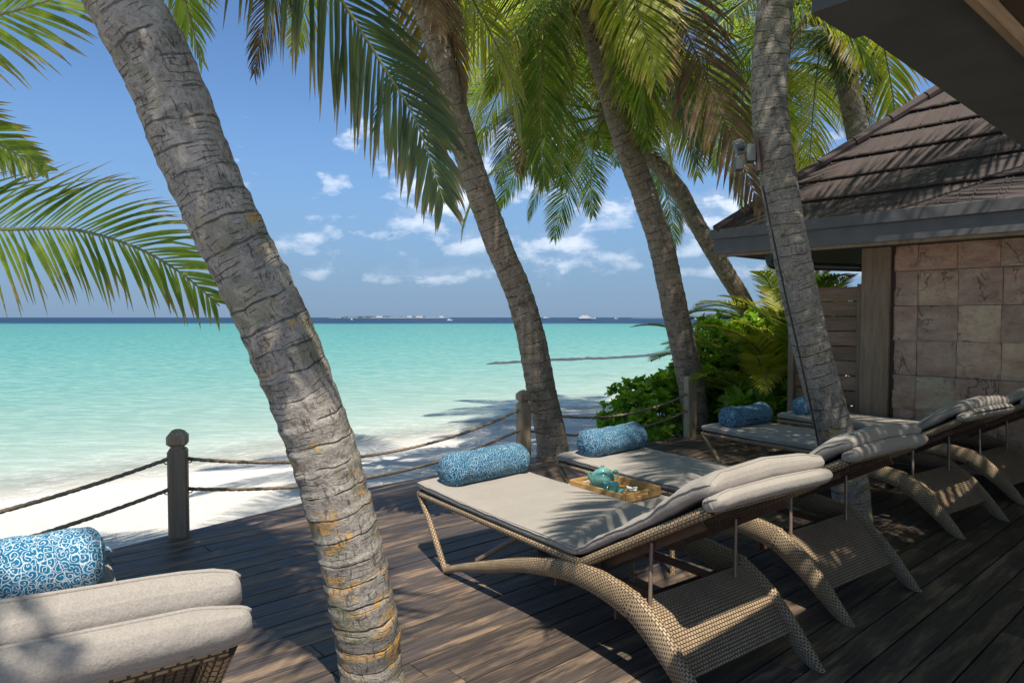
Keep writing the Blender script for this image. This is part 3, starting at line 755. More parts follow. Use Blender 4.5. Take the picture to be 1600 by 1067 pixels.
M['panel'] = m_wicker('wicker_panel', (.32, .225, .13), (.40, .29, .18), (.045, .028, .015), 60, 75)
HA = 36.2
def lounger_at(px, py, z, ang, label, seed):
    a = R(ang); return make_lounger(G(px, py, z) * Vector((1, 1, 0)) if False else Vector((G(px, py, z).x, G(px, py, z).y, 0)), a - math.pi / 2, label, seed)
def e_dir(ang): return Vector((math.cos(R(ang)), math.sin(R(ang)), 0))
def d_dir(ang): return Vector((math.sin(R(ang)), -math.cos(R(ang)), 0))
L1 = lounger_at(650, 770, .41, 36.2, 'nearest wicker lounger with grey cushion lit by sun and striped frond shadow', 1)
L2 = lounger_at(868, 722, .42, 36.0, 'wicker lounger behind the bamboo tea tray, second from the camera', 2)
L3 = lounger_at(1095, 675, .42, 34.5, 'shaded wicker lounger whose seat runs behind the right hand palm trunk', 3)
L4 = lounger_at(1214, 655, .42, 35.0, 'farthest wicker lounger beside the stone wall, half hidden by a palm trunk', 4)
c = G(388, 952, 1.02); c = Vector((c.x, c.y, 0)) - d_dir(36) * 2.10 - e_dir(36) * WID
L0 = make_lounger(c, R(36) - math.pi / 2, 'lounger at lower left with thick folded headrest cushion half in sun', 5, back=44)

def bolster(lounger, x, y, ang, label, mat, length=.66, rad=.105, seed=0, sag=.0, sq=1.0, ear=False):
    """pillow lying on the foot end of the lounger"""
    base = lounger.matrix_basis @ Vector((x, y, .485))
    r = empty('bolster_pillow', base, lounger.rotation_euler.z + math.pi / 2 + ang, label=label, cat='pillow', group='blue patterned bolster pillows')
    n, m = 60, 40; rows = []
    for i in range(n + 1):
        t = i / n; e = min(t, 1 - t) * length; k = 1.0; er = .07
        if e < er: k = (1 - (1 - e / er) ** 2.2) ** .45
        k = max(k, .02); xx = (t - .5) * length; row = []
        for j in range(m):
            a = 2 * math.pi * j / m; y_, z_ = math.cos(a), math.sin(a)
            rr = rad * k * (1 + .045 * noise.noise(Vector((xx * 9 + seed * 3, y_ * 1.5, z_ * 1.5))) + .022 * math.sin(xx * 40 + seed + 2 * y_) * (1 if z_ > -.2 else .2) + .03 * noise.noise(Vector((xx * 22, y_ * 3 + seed, z_ * 3))))
            yy = y_ * rr * (1.08 + .0); zz = z_ * rr * sq
            if zz < 0: zz = max(zz, -rad * .80)
            zz -= sag * (1 - (2 * t - 1) ** 2) * (1 if z_ > 0 else 0) * .5
            row.append(Vector((xx, yy, rad * .80 + zz)))
        rows.append(row)
    m_ = MB(); m_.grid(rows, close_u=True, uvf=lambda i, j: (i / n * (length + .1), j / m * 2 * math.pi * rad)); m_.poly(list(reversed(rows[0]))); m_.poly(rows[-1])
    m_.build('cover', mat, r)
    for sx in (-1, 1):     # end discs with a stitched rim
        x0 = sx * (length * .5 - .012); m_ = MB()
        m_.tube([Vector((x0 - sx * .012, math.cos(a) * rad * .80 * 1.06, rad * .80 + math.sin(a) * rad * .74)) for a in [2 * math.pi * i / 24 for i in range(25)]], .004, 6, cap=False)
        m_.build('piping', mat, r)
    if ear:
        m_ = MB(); m_.grid([[Vector((length * .5 - .03 + .05 * i / 4, (-.03 + .06 * j / 4) * (1 - .10 * i), rad * .9 + .045 - .012 * i + .004 * math.sin(j * 2))) for j in range(5)] for i in range(5)], uvf=lambda i, j: (i * .012, j * .015))
        m_.build('flap', mat, r)
    return r
bpy.context.view_layer.update()
bolster(L1, .175, .40, 0.10, 'blue scroll bolster across the foot of the nearest lounger', M['scroll_shaded'], .66, .105, 1)
bolster(L2, .185, .41, 0.12, 'shade-darkened blue bolster behind the green teapot on the second lounger', M['scroll_shaded'], .66, .11, 2, sag=.02)
bolster(L3, .20, .40, .06, 'sagging blue bolster in shade left of the right hand palm', M['scroll_shaded'], .64, .11, 3, sag=.05)
bolster(L4, .20, .36, .04, 'blue bolster partly hidden behind the right hand palm trunk', M['scroll_shaded'], .60, .105, 4, sag=.01)
pq = L0.matrix_basis.inverted() @ Vector((-1.43, 2.36, 0))
bolster(L0, .20, .385, .02, 'bright sunlit blue bolster with white scrolls at the left edge', M['scroll_a'], .68, .118, 5, ear=True)

# ------------------------------------------------------------------ side table, tray and tea
a1 = R(HA); tl = G(960, 762, .47); rz = a1 - math.pi / 2
tb = empty('side_table', (tl.x, tl.y, 0), rz, label='low grey topped side table between the first two loungers', cat='side table')
m_ = MB(); m_.box((-.34, -.20, .415), (.34, .20, .44), bev=.005); m_.build('table_top', M['tabletop'], tb, smooth=False)
for sx in (-1, 1):
    for sy in (-1, 1):
        m_ = MB(); m_.tube([(sx * .30, sy * .165, .415), (sx * .31, sy * .17, .0)], .016, 8); m_.build('leg', M['wicker'], tb)
TZ = .442
tr = empty('tea_tray', (tl.x, tl.y, TZ), rz + .03, label='open bamboo tray with handle slots carrying the tea things', cat='tray')
hx, hy, th, hh = .225, .155, .012, .058
m_ = MB(); m_.box((-hx, -hy, .002), (hx, hy, .010)); m_.build('base', M['bamboo'], tr, smooth=False)
for sy in (-1, 1):
    m_ = MB(); m_.box((-hx, sy * hy - th / 2, .010), (hx, sy * hy + th / 2, hh), bev=.002); m_.build('side_wall', M['bamboo'], tr, smooth=False)
for sx in (-1, 1):      # end walls with an open slot
    m_ = MB(); x0, x1 = sx * hx - th / 2, sx * hx + th / 2; y = hy - th / 2 - .001
    m_.box((x0, -y, .010), (x1, y, .024)); m_.box((x0, -y, .044), (x1, y, hh)); m_.box((x0, -y, .024), (x1, -.05, .044)); m_.box((x0, .05, .024), (x1, y, .044))
    m_.build('end_wall', M['bamboo'], tr, smooth=False)
bpy.context.view_layer.update()
def on_tray(x, y, z=.010): return tr.matrix_basis @ Vector((x, y, z))
tp = empty('teapot', on_tray(-.10, .0), rz + math.pi - .45 + math.pi / 2 + .2, label='round celadon green teapot with lid standing in the tray', cat='teapot')
m_ = MB(); m_.lathe([(0, .012), (.045, .012), (.048, .016), (.066, .035), (.074, .06), (.068, .085), (.05, .103), (.036, .109), (.03, .107)], 28); m_.build('body', M['celadon'], tp)
m_ = MB(); m_.lathe([(.034, .108), (.030, .116), (.012, .122), (.007, .127), (.012, .134), (.010, .141), (0, .143)], 20); m_.build('lid', M['celadon'], tp)
m_ = MB(); m_.tube(spline([(.060, 0, .045), (.085, 0, .065), (.098, 0, .095), (.112, 0, .108)], 5), lambda t: .017 - .009 * t, 10); m_.build('spout', M['celadon'], tp)
m_ = MB(); m_.tube(spline([(-.062, 0, .092), (-.092, 0, .102), (-.112, 0, .078), (-.098, 0, .05), (-.070, 0, .042)], 5), .0058, 8); m_.build('handle', M['celadon'], tp)
def cup(x, y, lab, rot=0, with_cup=True):
    s_ = empty('saucer', on_tray(x, y), 0, label='celadon saucer under the ' + lab, cat='saucer')
    m_ = MB(); m_.lathe([(0, .004), (.03, .003), (.06, .012), (.072, .018), (.071, .021), (.04, .009), (0, .008)], 28); m_.build('dish', M['celadon'], s_)
    if with_cup:
        c_ = empty('tea_cup', on_tray(x, y, .019), rz + rot, label='celadon green tea cup on a saucer, ' + lab, cat='tea cup')
        m_ = MB(); m_.lathe([(0, .001), (.022, .001), (.024, .004), (.040, .020), (.048, .048), (.049, .054), (.0465, .054), (.044, .045), (.036, .02), (.02, .008), (0, .007)], 28); m_.build('bowl', M['celadon'], c_)
        m_ = MB(); m_.tube(spline([(.046, 0, .045), (.064, 0, .043), (.066, 0, .025), (.042, 0, .016)], 5), .0035, 8); m_.build('handle', M['celadon'], c_)
cup(.03, -.055, 'in front of the teapot', rot=-1.2)
s_ = empty('saucer', on_tray(-.10, .0, .0105), 0, label='celadon saucer beneath the teapot', cat='saucer')
m_ = MB(); m_.lathe([(0, .002), (.05, .002), (.088, .010), (.095, .0115), (.093, .013), (.05, .004)], 28); m_.build('dish', M['celadon'], s_)
fl = empty('frangipani_flower', on_tray(.135, -.01, .03), .3, label='white frangipani flower with yellow centre lying in the tray', cat='flower')
for k in range(5):
    a = k * 2 * math.pi / 5; m_ = MB(); rows = []
    for i in range(7):
        t = i / 6; w = .018 * math.sin(math.pi * (t * .85 + .1)) ** .7; rr = .006 + .044 * t; zz = .004 + .018 * math.sin(t * 1.8)
        rows.append([Vector((math.cos(a) * rr - math.sin(a) * w * q, math.sin(a) * rr + math.cos(a) * w * q, zz + (.006 if q > 0 else 0))) for q in (-1, 0, 1)])
    m_.grid(rows); m_.build('petal', M['petal'], fl)
m_ = MB(); m_.lathe([(0, .013), (.008, .012), (.013, .008), (.010, .003), (0, 0)], 12); m_.build('flower_centre', M['petal_yellow'], fl)

# ------------------------------------------------------------------ villa behind: walls, pillar, fence, roof
WU = 7.62      # wall plane u
def duv(name, mb_, mat, parent=None, smooth=False, **k):
    return mb_.build(name, mat, parent, smooth, rotz=DECK_ROT if parent is None else None, **k)
vil = empty('villa', (0, 0, 0), DECK_ROT, label='low villa with split stone wall and hipped brown roof on the right', cat='building')
vw = 2.74
m_ = MB(); m_.box((WU + .035, -3.0, -.4), (WU + .25, vw, 2.25)); m_.build('wall', M['grout'], vil, smooth=False)
m_ = MB(); m_.box((WU + .25, vw - .2, -.4), (WU + 4.4, vw, 2.25)); m_.build('side_wall', M['grout'], vil, smooth=False)
rnd = random.Random(11); TS = .352
k = 0
for r_ in range(7):
    z0 = -.14 + r_ * TS; z1 = z0 + TS - .004; v1 = vw
    shift = rnd.uniform(-.012, .012)
    first = .22 if True else TS
    while v1 > -1.0:
        w = first if v1 == vw else TS * rnd.uniform(.97, 1.03); first = TS
        v0 = v1 - w; NG = 12; rows = []
        tilt = rnd.uniform(-.008, .008); dep = rnd.uniform(.0, .012); sd = rnd.random() * 100
        for i in range(NG + 1):
            row = []
            for j in range(NG + 1):
                y = (j / NG - .5) * (w - .004); z = (i / NG - .5) * (z1 - z0)
                q = noise.noise(Vector((y * 5 + sd, z * 7, sd * .3))) + .5 * noise.noise(Vector((y * 14, z * 14 + sd, sd)))
                h = dep + .014 + .024 * q + tilt * (y / w) * 2
                h += .010 * math.floor(2.2 * noise.noise(Vector((y * 3.1 + sd * 2, z * 3.1 - y * 2, sd))) + .5)
                h = max(.002, min(.055, h))
                ed = min(i, NG - i, j, NG - j)
                if ed == 0: h *= .55
                row.append(Vector((-h, y, z)))
            rows.append(row)
        m_ = MB(); m_.grid(rows)
        border = [rows[0][j] for j in range(NG + 1)] + [rows[i][NG] for i in range(1, NG + 1)] + [rows[NG][j] for j in range(NG - 1, -1, -1)] + [rows[i][0] for i in range(NG - 1, 0, -1)]
        m_.grid([border, [Vector((.035, p.y, p.z)) for p in border]], close_u=True)
        o = m_.build('stone_tile', M['stone'], vil, smooth=True, angle=32, loc=(WU + .0, (v0 + v1) / 2, (z0 + z1) / 2 + shift * .2))
        v1 = v0
# pillar and dark trim
m_ = MB(); m_.box((WU - .06, vw + .03, -.4), (WU + .24, vw + .31, 2.24), bev=.006); m_.build('pillar', M['pillar_wood'], vil, smooth=False)
m_ = MB(); m_.box((WU - .01, vw - .01, -.4), (WU + .03, vw + .03, 2.24)); m_.build('trim', M['ceiling'], vil, smooth=False)
# slatted privacy fence
fn = empty('slat_fence', (0, 0, 0), DECK_ROT, label='brown horizontal slat privacy fence between palm trunk and villa pillar', cat='fence')
for i in range(11):
    z0 = .05 + i * .163
    m_ = MB(); m_.box((-.012, -.40, 0), (.012, .40, .152), bev=.002); m_.build('slat', M['fence_wood'], fn, smooth=False, loc=(WU + .08 + rnd.uniform(-.003, .003), vw + .31 + .42, z0 + rnd.uniform(-.003, .003)))
for vv in (vw + .345, vw + .31 + .80):
    m_ = MB(); m_.box((-.05, -.035, -.4), (.05, .035, 1.86), bev=.004); m_.build('fence_post', M['pillar_wood'], fn, smooth=False, loc=(WU + .06, vv, 0))
# roof
c1 = Vector((0, 0, 0)); EU, EV, EZ = 6.9, 4.36, 2.46; TH = R(42); ct, st_ = math.cos(TH), math.sin(TH)
RM = Matrix(((ct, 0, -st_, EU), (0, -1, 0, EV), (st_, 0, ct, EZ), (0, 0, 0, 1)))   # (b up-slope, a along eave, n) ; n flipped below
RM = Matrix(((ct, 0, -st_, EU), (0, -1, 0, EV), (st_, 0, ct, EZ), (0, 0, 0, 1)))
BMAX = 3.4; CR = .385; rnd = random.Random(5)
m_ = MB(); m_.prism([(0, 0), (BMAX, BMAX * ct), (BMAX, 8), (0, 8)][::-1], -.06, -.012, RM); m_.build('roof', M['ceiling'], vil, smooth=False)
roofs = [o for o in vil.children if o.name.startswith('roof')][0]
nrow = int(BMAX / CR)
for k in range(nrow):
    b0 = k * CR; b1 = b0 + CR + .03; a = -.3 - rnd.random() * .4
    while a < 6.2:
        w = .60; poly = [(b0, a), (b1, a), (b1, a + w - .003), (b0, a + w - .003)]
        poly = clip(poly, ct, -1, .0)
        if len(poly) > 2:
            m_ = MB(); jt = rnd.uniform(0, .004)
            lift = lambda b: .040 * (1 - (b - b0) / (b1 - b0)) + .004
            top = [RM @ Vector((p[0], p[1], lift(p[0]) + jt)) for p in poly]; bot = [RM @ Vector((p[0], p[1], lift(p[0]) + jt - .022)) for p in poly]
            m_.poly(top); m_.poly(list(reversed(bot))); m_.grid([bot, top], close_u=True)
            # raised ribs pressed into the panel, at uneven spacing
            ra = a + .03
            while ra < a + w - .05:
                if ra > b1 * ct + .02:
                    rb = [Vector((b0 + .005, ra, lift(b0) + jt + .004)), Vector((b1 - .03, ra, lift(b1 - .03) + jt + .004))]
                    m_.tube([RM @ p for p in rb], .0065, 5, cap=False)
                ra += rnd.choice((.05, .12, .19, .26))
            # lumpy front lip
            if poly:
                a_lo = max(a, b0 * ct); 
                if a + w - a_lo > .05:
                    pts = [RM @ Vector((b0 - .004 + .004 * math.sin(i * 1.9 + k), a_lo + (a + w - a_lo) * i / 9, lift(b0) - .010 + jt + rnd.uniform(-.004, .004))) for i in range(10)]
                    m_.tube(pts, .013, 6, cap=True)
            m_.build('roof_tile', M['rooftile'], roofs, smooth=False)
        a += w
# hip cap in short overlapping lengths
for i in range(9):
    s0, s1 = i * .45, i * .45 + .47
    pa, pb = RM @ Vector((s0 * .8 - .02, s0 * .8 * ct, .058)), RM @ Vector((s1 * .8, s1 * .8 * ct, .046))
    m_ = MB(); m_.tube([pa, pb], .055, 8); m_.build('hip_cap', M['rooftile'], roofs, smooth=True, angle=40)
# sea-side slope
m_ = MB(); p = [Vector((EU, EV, EZ)), Vector((EU + 6.8 * ct / ct * 1.0, EV, EZ)), Vector((EU + 3.4, EV - BMAX * ct, EZ + BMAX * st_)), RM @ Vector((BMAX, BMAX * ct, 0))]
m_.poly([Vector((EU, EV, EZ)), RM @ Vector((BMAX, BMAX * ct, 0)), Vector((EU + BMAX * ct * 2 - .01, EV, EZ))]); m_.build('roof_side', M['rooftile'], vil, smooth=False)
# fascia with gutter step
m_ = MB(); m_.box((EU - .03, -4, EZ - .245), (EU + .0, EV + .03, EZ - .075)); m_.build('fascia', M['fascia'], vil, smooth=False)
m_ = MB(); m_.box((EU - .065, -4, EZ - .078), (EU - .002, EV + .065, EZ + .035), bev=.006); m_.build('gutter', M['fascia'], vil, smooth=False)
m_ = MB(); m_.box((EU + .0, EV, EZ - .245), (EU + 5, EV + .03, EZ - .075)); m_.box((EU + .0, EV + .002, EZ - .07), (EU + 5, EV + .065, EZ + .035)); m_.build('fascia', M['fascia'], vil, smooth=False)
m_ = MB(); m_.box((EU + .002, -4, EZ - .275), (EU + .07, EV - .002, EZ - .215)); m_.build('eave_timber', M['eave_wood'], vil, smooth=False)
m_ = MB(); m_.box((EU + .07, -4, EZ - .235), (EU + 5, EV - .002, EZ - .20)); m_.build('eave_board', M['ceiling'], vil, smooth=False)
# rainwater pipe
m_ = MB(); q = [Vector((EU + .10, 3.78, EZ - .27)), Vector((EU + .10, 3.78, EZ - .36)), Vector((EU + .13, 3.72, EZ - .40)), Vector((EU + .30, 3.5, EZ - .41)), Vector((WU - .02, 3.10, EZ - .43)), Vector((WU + .04, 3.02, EZ - .43))]
m_.tube(spline(q, 6), .042, 14); m_.build('rain_pipe', M['pipe'], vil)

# near eave above the camera's right
nr = empty('near_roof_eave', (0, 0, 0), DECK_ROT, label='dark grey roof eave overhanging the top right corner', cat='roof')
ZS = 2.12
g = [toUV(G(x, y, ZS)) for x, y in ((1254, 0), (1268, 21), (1350, 57), (1600, 246))]
VE = g[2][1]; VT = toUV(G(1512, 0, ZS))[1]
m_ = MB(); m_.box((g[1][0], VT, ZS), (g[2][0] - .002, g[1][1], ZS + .05)); m_.build('soffit_board', M['soffit'], nr, smooth=False)
m_ = MB(); m_.prism([(g[2][0] + .002, VE), (g[2][0] + .002, VT), (9, VT), (9, g[3][1] + (g[3][1] - VE) * 1.2)][::-1], ZS + .002, ZS + .05); m_.build('soffit_board', M['soffit'], nr, smooth=False)
m_ = MB(); m_.box((g[1][0], VT - .026, ZS - .015), (9, VT - .002, ZS + .10), bev=.004); m_.build('timber_batten', M['eave_wood'], nr, smooth=False)
m_ = MB(); m_.box((g[1][0], -3.5, ZS + .018), (9, VT - .028, ZS + .055)); m_.build('ceiling_board', M['ceiling'], nr, smooth=False)
m_ = MB()
rm2 = Matrix.Translation((0, VE - .03, ZS + .06)) @ Matrix.Rotation(R(-24), 4, 'X')
m_.box((g[1][0] - .03, -4.6, 0), (9, .0, .05), rm2); m_.build('roof_slab', M['rooftile'], nr, smooth=False)

# ------------------------------------------------------------------ palms
def trunk_mesh(path, rad, ring=7.0, amp=.006, n=40, step=.016, flare=0.0, seed=0.0):
    pts = spline(path, 24); L = [0]
    for a, b in zip(pts, pts[1:]): L.append(L[-1] + (b - a).length)
    tot = L[-1]; ns = int(tot / step); res = []; i = 0
    for k in range(ns + 1):
        s = tot * k / ns
        while i < len(L) - 2 and L[i + 1] < s: i += 1
        t = (s - L[i]) / (L[i + 1] - L[i]); res.append((s, pts[i].lerp(pts[i + 1], t)))
    rows = []; x = None
    for k, (s, p) in enumerate(res):
        t = (res[min(k + 3, ns)][1] - res[max(k - 3, 0)][1]).normalized()
        if x is None: x = Vector((1, 0, 0))
        x = (x - t * x.dot(t)).normalized(); y = t.cross(x); f = s / tot
        r0 = rad(f) + flare * math.exp(-s / .35)
        row = []
        for j in range(n):
            a = 2 * math.pi * j / n; dv = x * math.cos(a) + y * math.sin(a)
            q = p + dv * r0
            w = noise.noise(q * 2.1 + Vector((seed, 0, 0))) * .40 + noise.noise(q * 6 + Vector((0, seed, 0))) * .10
            ph = (s * ring + w) % 1.0
            saw = (ph ** 1.5) if ph < .88 else (1 - ph) / .12 * .8
            dr = amp * (saw - .4) + amp * 1.3 * noise.noise(q * 4.3) + amp * .7 * noise.noise(q * 17 + Vector((seed, 3, 0))) + amp * .35 * noise.noise(q * 45)
            row.append(p + dv * (r0 + dr))
        rows.append(row)
    m_ = MB(); m_.grid(rows, close_u=True, uvf=lambda i, j: (res[min(i, ns)][0], j / n * 2 * math.pi * rad(.3)))
    m_.poly(rows[-1]); return m_, pts
def leaflet(m_, base, d0, side_n, length, width, droop, mi=0, segs=5, tint=.5, dry=0.3, fold=True, rr=random):
    """narrow drooping blade; V-folded"""
    p = Vector(base); d = Vector(d0); prev = None; t_col = tint
    kink = rr.random() < .17; kk = rr.randint(2, 4)
    for i in range(segs + 1):
        t = i / segs
        w = width * (min(1, .45 + t * 2.2) if t < .5 else (1 - ((t - .5) / .5) ** 1.7)) * .5
        if i == segs: w = .0005
        sd = d.cross(side_n)
        if sd.length < 1e-4: sd = Vector((1, 0, 0))
        sd.normalize(); nn = sd.cross(d).normalized()
        col = (t_col, t, dry, 1)
        if fold:
            a = m_.vert(p + sd * w + nn * w * .45, col); b = m_.vert(p, col); c_ = m_.vert(p - sd * w + nn * w * .45, col); cur = (a, b, c_)
            if prev: m_.face((prev[0], prev[1], cur[1], cur[0]), None, mi); m_.face((prev[1], prev[2], cur[2], cur[1]), None, mi)
        else:
            a = m_.vert(p + sd * w, col); b = m_.vert(p - sd * w, col); cur = (a, b)
            if prev: m_.face((prev[0], prev[1], cur[1], cur[0]), None, mi)
        prev = cur
        p = p + d * (length / segs)
        d = (d + Vector((0, 0, -1)) * droop * (.25 + .9 * t) * (3.0 if (kink and i == kk) else 1) + Vector((rr.uniform(-.03, .03), rr.uniform(-.03, .03), 0))).normalized()
def frond_geo(path, up0=Vector((0, 0, 1)), n_leaf=80, leaf_len=.62, leaf_w=.032, droop=.22, petiole=.14, seed=0, fold=True, vee=.35, dry=.4, sparse=0.0, segs=5, parts=False, lmin=.28, fwd=1.0, yellow=0.0):
    rr = random.Random(seed); pts = [Vector(p) for p in path]; L = [0]
    for a, b in zip(pts, pts[1:]): L.append(L[-1] + (b - a).length)
    tot = L[-1]; m_ = MB(); m_.tube(pts, lambda t: .019 * (1 - t) ** .8 + .0035, 6, mi=1)
    blades = []; side0 = None
    for k in range(n_leaf):
        f = petiole + (1 - petiole) * (k + rr.uniform(-.2, .2)) / n_leaf; f = min(max(f, petiole), .998); s = f * tot; i = 0
        while i < len(L) - 2 and L[i + 1] < s: i += 1
        t = (s - L[i]) / (L[i + 1] - L[i]); p = pts[i].lerp(pts[i + 1], t); tg = (pts[min(i + 1, len(pts) - 1)] - pts[i]).normalized()
        S = tg.cross(up0)
        if S.length < .15: S = side0 or Vector((1, 0, 0))
        S = (S - tg * S.dot(tg)).normalized()
        if side0 and S.dot(side0) < 0: S = -S
        side0 = S; N = S.cross(tg).normalized()
        ff = (f - petiole) / (1 - petiole)
        ln = leaf_len * (lmin + (1 - lmin) * math.sin(math.pi * min(1, .18 + ff * .86)) ** .8) * rr.uniform(.88, 1.1)
        if ff > .93: ln *= .8
        ang = R(62 - 34 * ff * fwd + rr.uniform(-5, 5))
        for sg in (-1, 1):
            if rr.random() < sparse: continue
            d = tg * math.cos(ang) + (S * sg * math.cos(vee) + N * math.sin(vee)) * math.sin(ang)
            mm = MB() if parts else m_
            leaflet(mm, p, d.normalized(), N * 1.0 + Vector((0, 0, .001)), ln, leaf_w * rr.uniform(.8, 1.15), droop * rr.uniform(.7, 1.35), 0, segs, min(1, rr.random() ** 1.4 + yellow), dry * (1 if rr.random() < .6 else 2.2), fold, rr)
            if parts: blades.append(mm)
    return (m_, blades) if parts else m_
def frond_path(az, el0, length, bend, base=(0, 0, 0), n=18, el_min=-85):
    p = Vector(base); pts = [p.copy()]; el = el0
    for i in range(n):
        t = i / n; st = length / n
        h = math.cos(R(el)); p = p + Vector((math.cos(az) * h, math.sin(az) * h, math.sin(R(el)))) * st
        pts.append(p.copy()); el = max(el_min, el - bend / n * (.5 + 1.2 * t))
    return pts
# shared frond library (built once along +X)
LIB = {}
def lib(el, var, mat, rach='rachis'):
    key = (el, var, mat)
    if key not in LIB:
        bend = {80: 70, 60: 85, 42: 90, 25: 85, 8: 75, -12: 62, -35: 42, -58: 25}[el]
        rr = random.Random(el * 7 + var)
        dry = .5 if el > 0 else 1.0
        g_ = frond_geo(frond_path(rr.uniform(-.08, .08), el, 3.5, bend * rr.uniform(.85, 1.15), n=22), n_leaf=112, leaf_len=.80, leaf_w=.0205, droop=.20 + (.10 if el < 20 else 0), seed=el * 13 + var, vee=.30 if el > 20 else -.05, dry=dry, sparse=.03 if el > 0 else .10, segs=4)
        o = g_.build('frond', [M[mat], M[rach]]); LIB[key] = o.data; bpy.data.objects.remove(o)
    return LIB[key]
FR = {}; SKIP = {1: (12, 9, 3, 15, 14, 8, 13, 11, 5), 2: (6, 14, 5, 8, 0), 3: (13,), 5: (6, 5), 6: (7, 4, 1)}
def crown(tree, top, n=22, scale=1.0, seed=0, els=None, azf=None, mats=('frond', 'frond_yellow', 'frond_dark'), skip=None):
    rr = random.Random(seed); els = els or [80, 60, 60, 42, 42, 25, 25, 8, 8, -12, -12, -35, -58]
    for i in range(n):
        f = i / (n - 1); el = els[int(f * (len(els) - .001))]; az = i * 2.39996 + seed * 1.7
        az = math.atan2(math.sin(az), math.cos(az))
        if skip and skip(az, el): continue
        if i in SKIP.get(seed, ()): continue
        mat = 'frond'
        if el <= -58: mat = rr.choice(('frond_dry', 'frond', 'frond_yellow'))
        elif el <= -35: mat = rr.choice(('frond', 'frond_yellow', 'frond_dark', 'frond'))
        elif el <= 8: mat = rr.choice(('frond', 'frond', 'frond_yellow', 'frond_dark'))
        me = lib(el, i % 2, mat, 'rachis_dry' if 'dry' in mat else 'rachis')
        o = bpy.data.objects.new('frond', me); COL.objects.link(o); o.parent = tree; FR[o.name] = (seed, i, el, round(az, 2))
        o.location = Vector(top) + Vector((math.cos(az), math.sin(az), 0)) * .06
        s = scale * rr.uniform(.88, 1.08) * (.72 if el <= -35 else 1); o.scale = (s, s, s); o.rotation_euler = (rr.uniform(-.25, .25), 0, az)
    # fibre sheath and coconuts
    m_ = MB(); t = Vector(top)
    m_.lathe([(.10, -.35), (.15, -.2), (.17, 0), (.12, .22), (.03, .5)], 12, Matrix.Translation(t)); m_.build('crown_sheath', M['fibre'], tree)
    for i in range(7):
        a = i * .9 + seed; c_ = t + Vector((math.cos(a) * .24, math.sin(a) * .24, -.22 - .12 * (i % 3)))
        m_ = MB(); m_.lathe([(0, -.12), (.055, -.10), (.085, -.03), (.08, .05), (.05, .11), (0, .13)], 12, Matrix.Translation(c_)); m_.build('coconut', M['coconut'], tree)
def palm(label, path, rad, mat, ring, amp, flare=0, seed=0, **k):
    t = empty('palm_tree', (0, 0, 0), 0, label=label, cat='palm tree', group='leaning coconut palms around the deck')
    m_, pts = trunk_mesh(path, rad, ring, amp, flare=flare, seed=seed, **k); m_.build('trunk', mat, t)
    return t, pts[-1]

# T1 big trunk (camera side)
T1p = [G(590, 1120) + Vector((0, 0, -.12)), P(582, 1067, 2.66), P(568, 955, 2.60), P(531, 796, 2.54), P(496, 680, 2.50), P(445, 540, 2.45), P(368, 380, 2.40), P(308, 254, 2.37), P(258, 127, 2.34), P(190, 0, 2.30)]
q = T1p[-1]; T1p += [q + Vector((-.30, -.04, .6)), q + Vector((-.58, -.02, 1.3)), q + Vector((-.80, .05, 2.1)), q + Vector((-.92, .15, 3.0))]
T1, top1 = palm('big grey palm trunk with orange lichen leaning left in the foreground', T1p, lambda f: .124 - .010 * f, M['bark_big'], 11.0, .0058, n=64, step=.010, seed=1)
crown(T1, top1, 16, 1.05, seed=1, els=[80, 60, 60, 42, 25, 8])
# T2
T2p = [G(868, 722) + Vector((0, 0.25, -.5)), P(862, 690, 7.4), P(848, 620, 7.35), P(829, 522, 7.25), P(808, 451, 7.2), P(778, 380, 7.1), P(734, 254, 7.0), P(700, 127, 6.9), P(661, 0, 6.8)]
q = T2p[-1]; T2p += [q + Vector((-.35, -.1, .8)), q + Vector((-.6, -.2, 1.5))]
T2, top2 = palm('brown ringed palm trunk rising behind the sunlit rope post', T2p, lambda f: .175 - .12 * f + .075 * f * f, M['bark_far'], 8.0, .006, flare=.05, seed=2, n=40)
crown(T2, top2, 18, 1.0, seed=5, els=[60, 42, 8, 8, -12, -12, -35, -58])
# T3
T3p = [G(1090, 655) + Vector((0, 0, -.5)), P(1087, 665, 9.1), P(1079, 594, 9.0), P(1058, 500, 8.9), P(1032, 380, 8.8), P(1000, 285, 8.7), P(975, 214, 8.6), P(944, 107, 8.5), P(925, 30, 8.4), P(915, -40, 8.35)]
T3, top3 = palm('palm trunk rising behind the flat topped post and bush', T3p, lambda f: .185 - .045 * f, M['bark_far'], 8.5, .006, flare=.03, seed=3, n=40)
crown(T3, top3, 24, 1.0, seed=2, els=[60, 42, 8, 8, -12, -12, -35, -35, -58])
# T4 by the right
T4p = [G(1338, 842) + Vector((0, 0, -.1)), P(1332, 807, 4.82), P(1325, 743, 4.82), P(1300, 660, 4.82), P(1274, 568, 4.82), P(1253, 475, 4.82), P(1233, 380, 4.82), P(1217, 285, 4.82), P(1206, 214, 4.8), P(1202, 127, 4.8), P(1212, 0, 4.78)]
q = T4p[-1]; T4p += [q + Vector((.05, -.1, .9)), q + Vector((.15, -.2, 1.9)), q + Vector((.2, -.2, 2.9))]
T4, top4 = palm('sun dappled palm trunk with black cable rising through the deck at right', T4p, lambda f: .126 - .010 * f, M['bark_mid'], 12.0, .0035, seed=4, n=52, step=.012)
crown(T4, top4, 18, 1.05, seed=3, els=[80, 60, 42, 42, 25, 25, 8, -12])
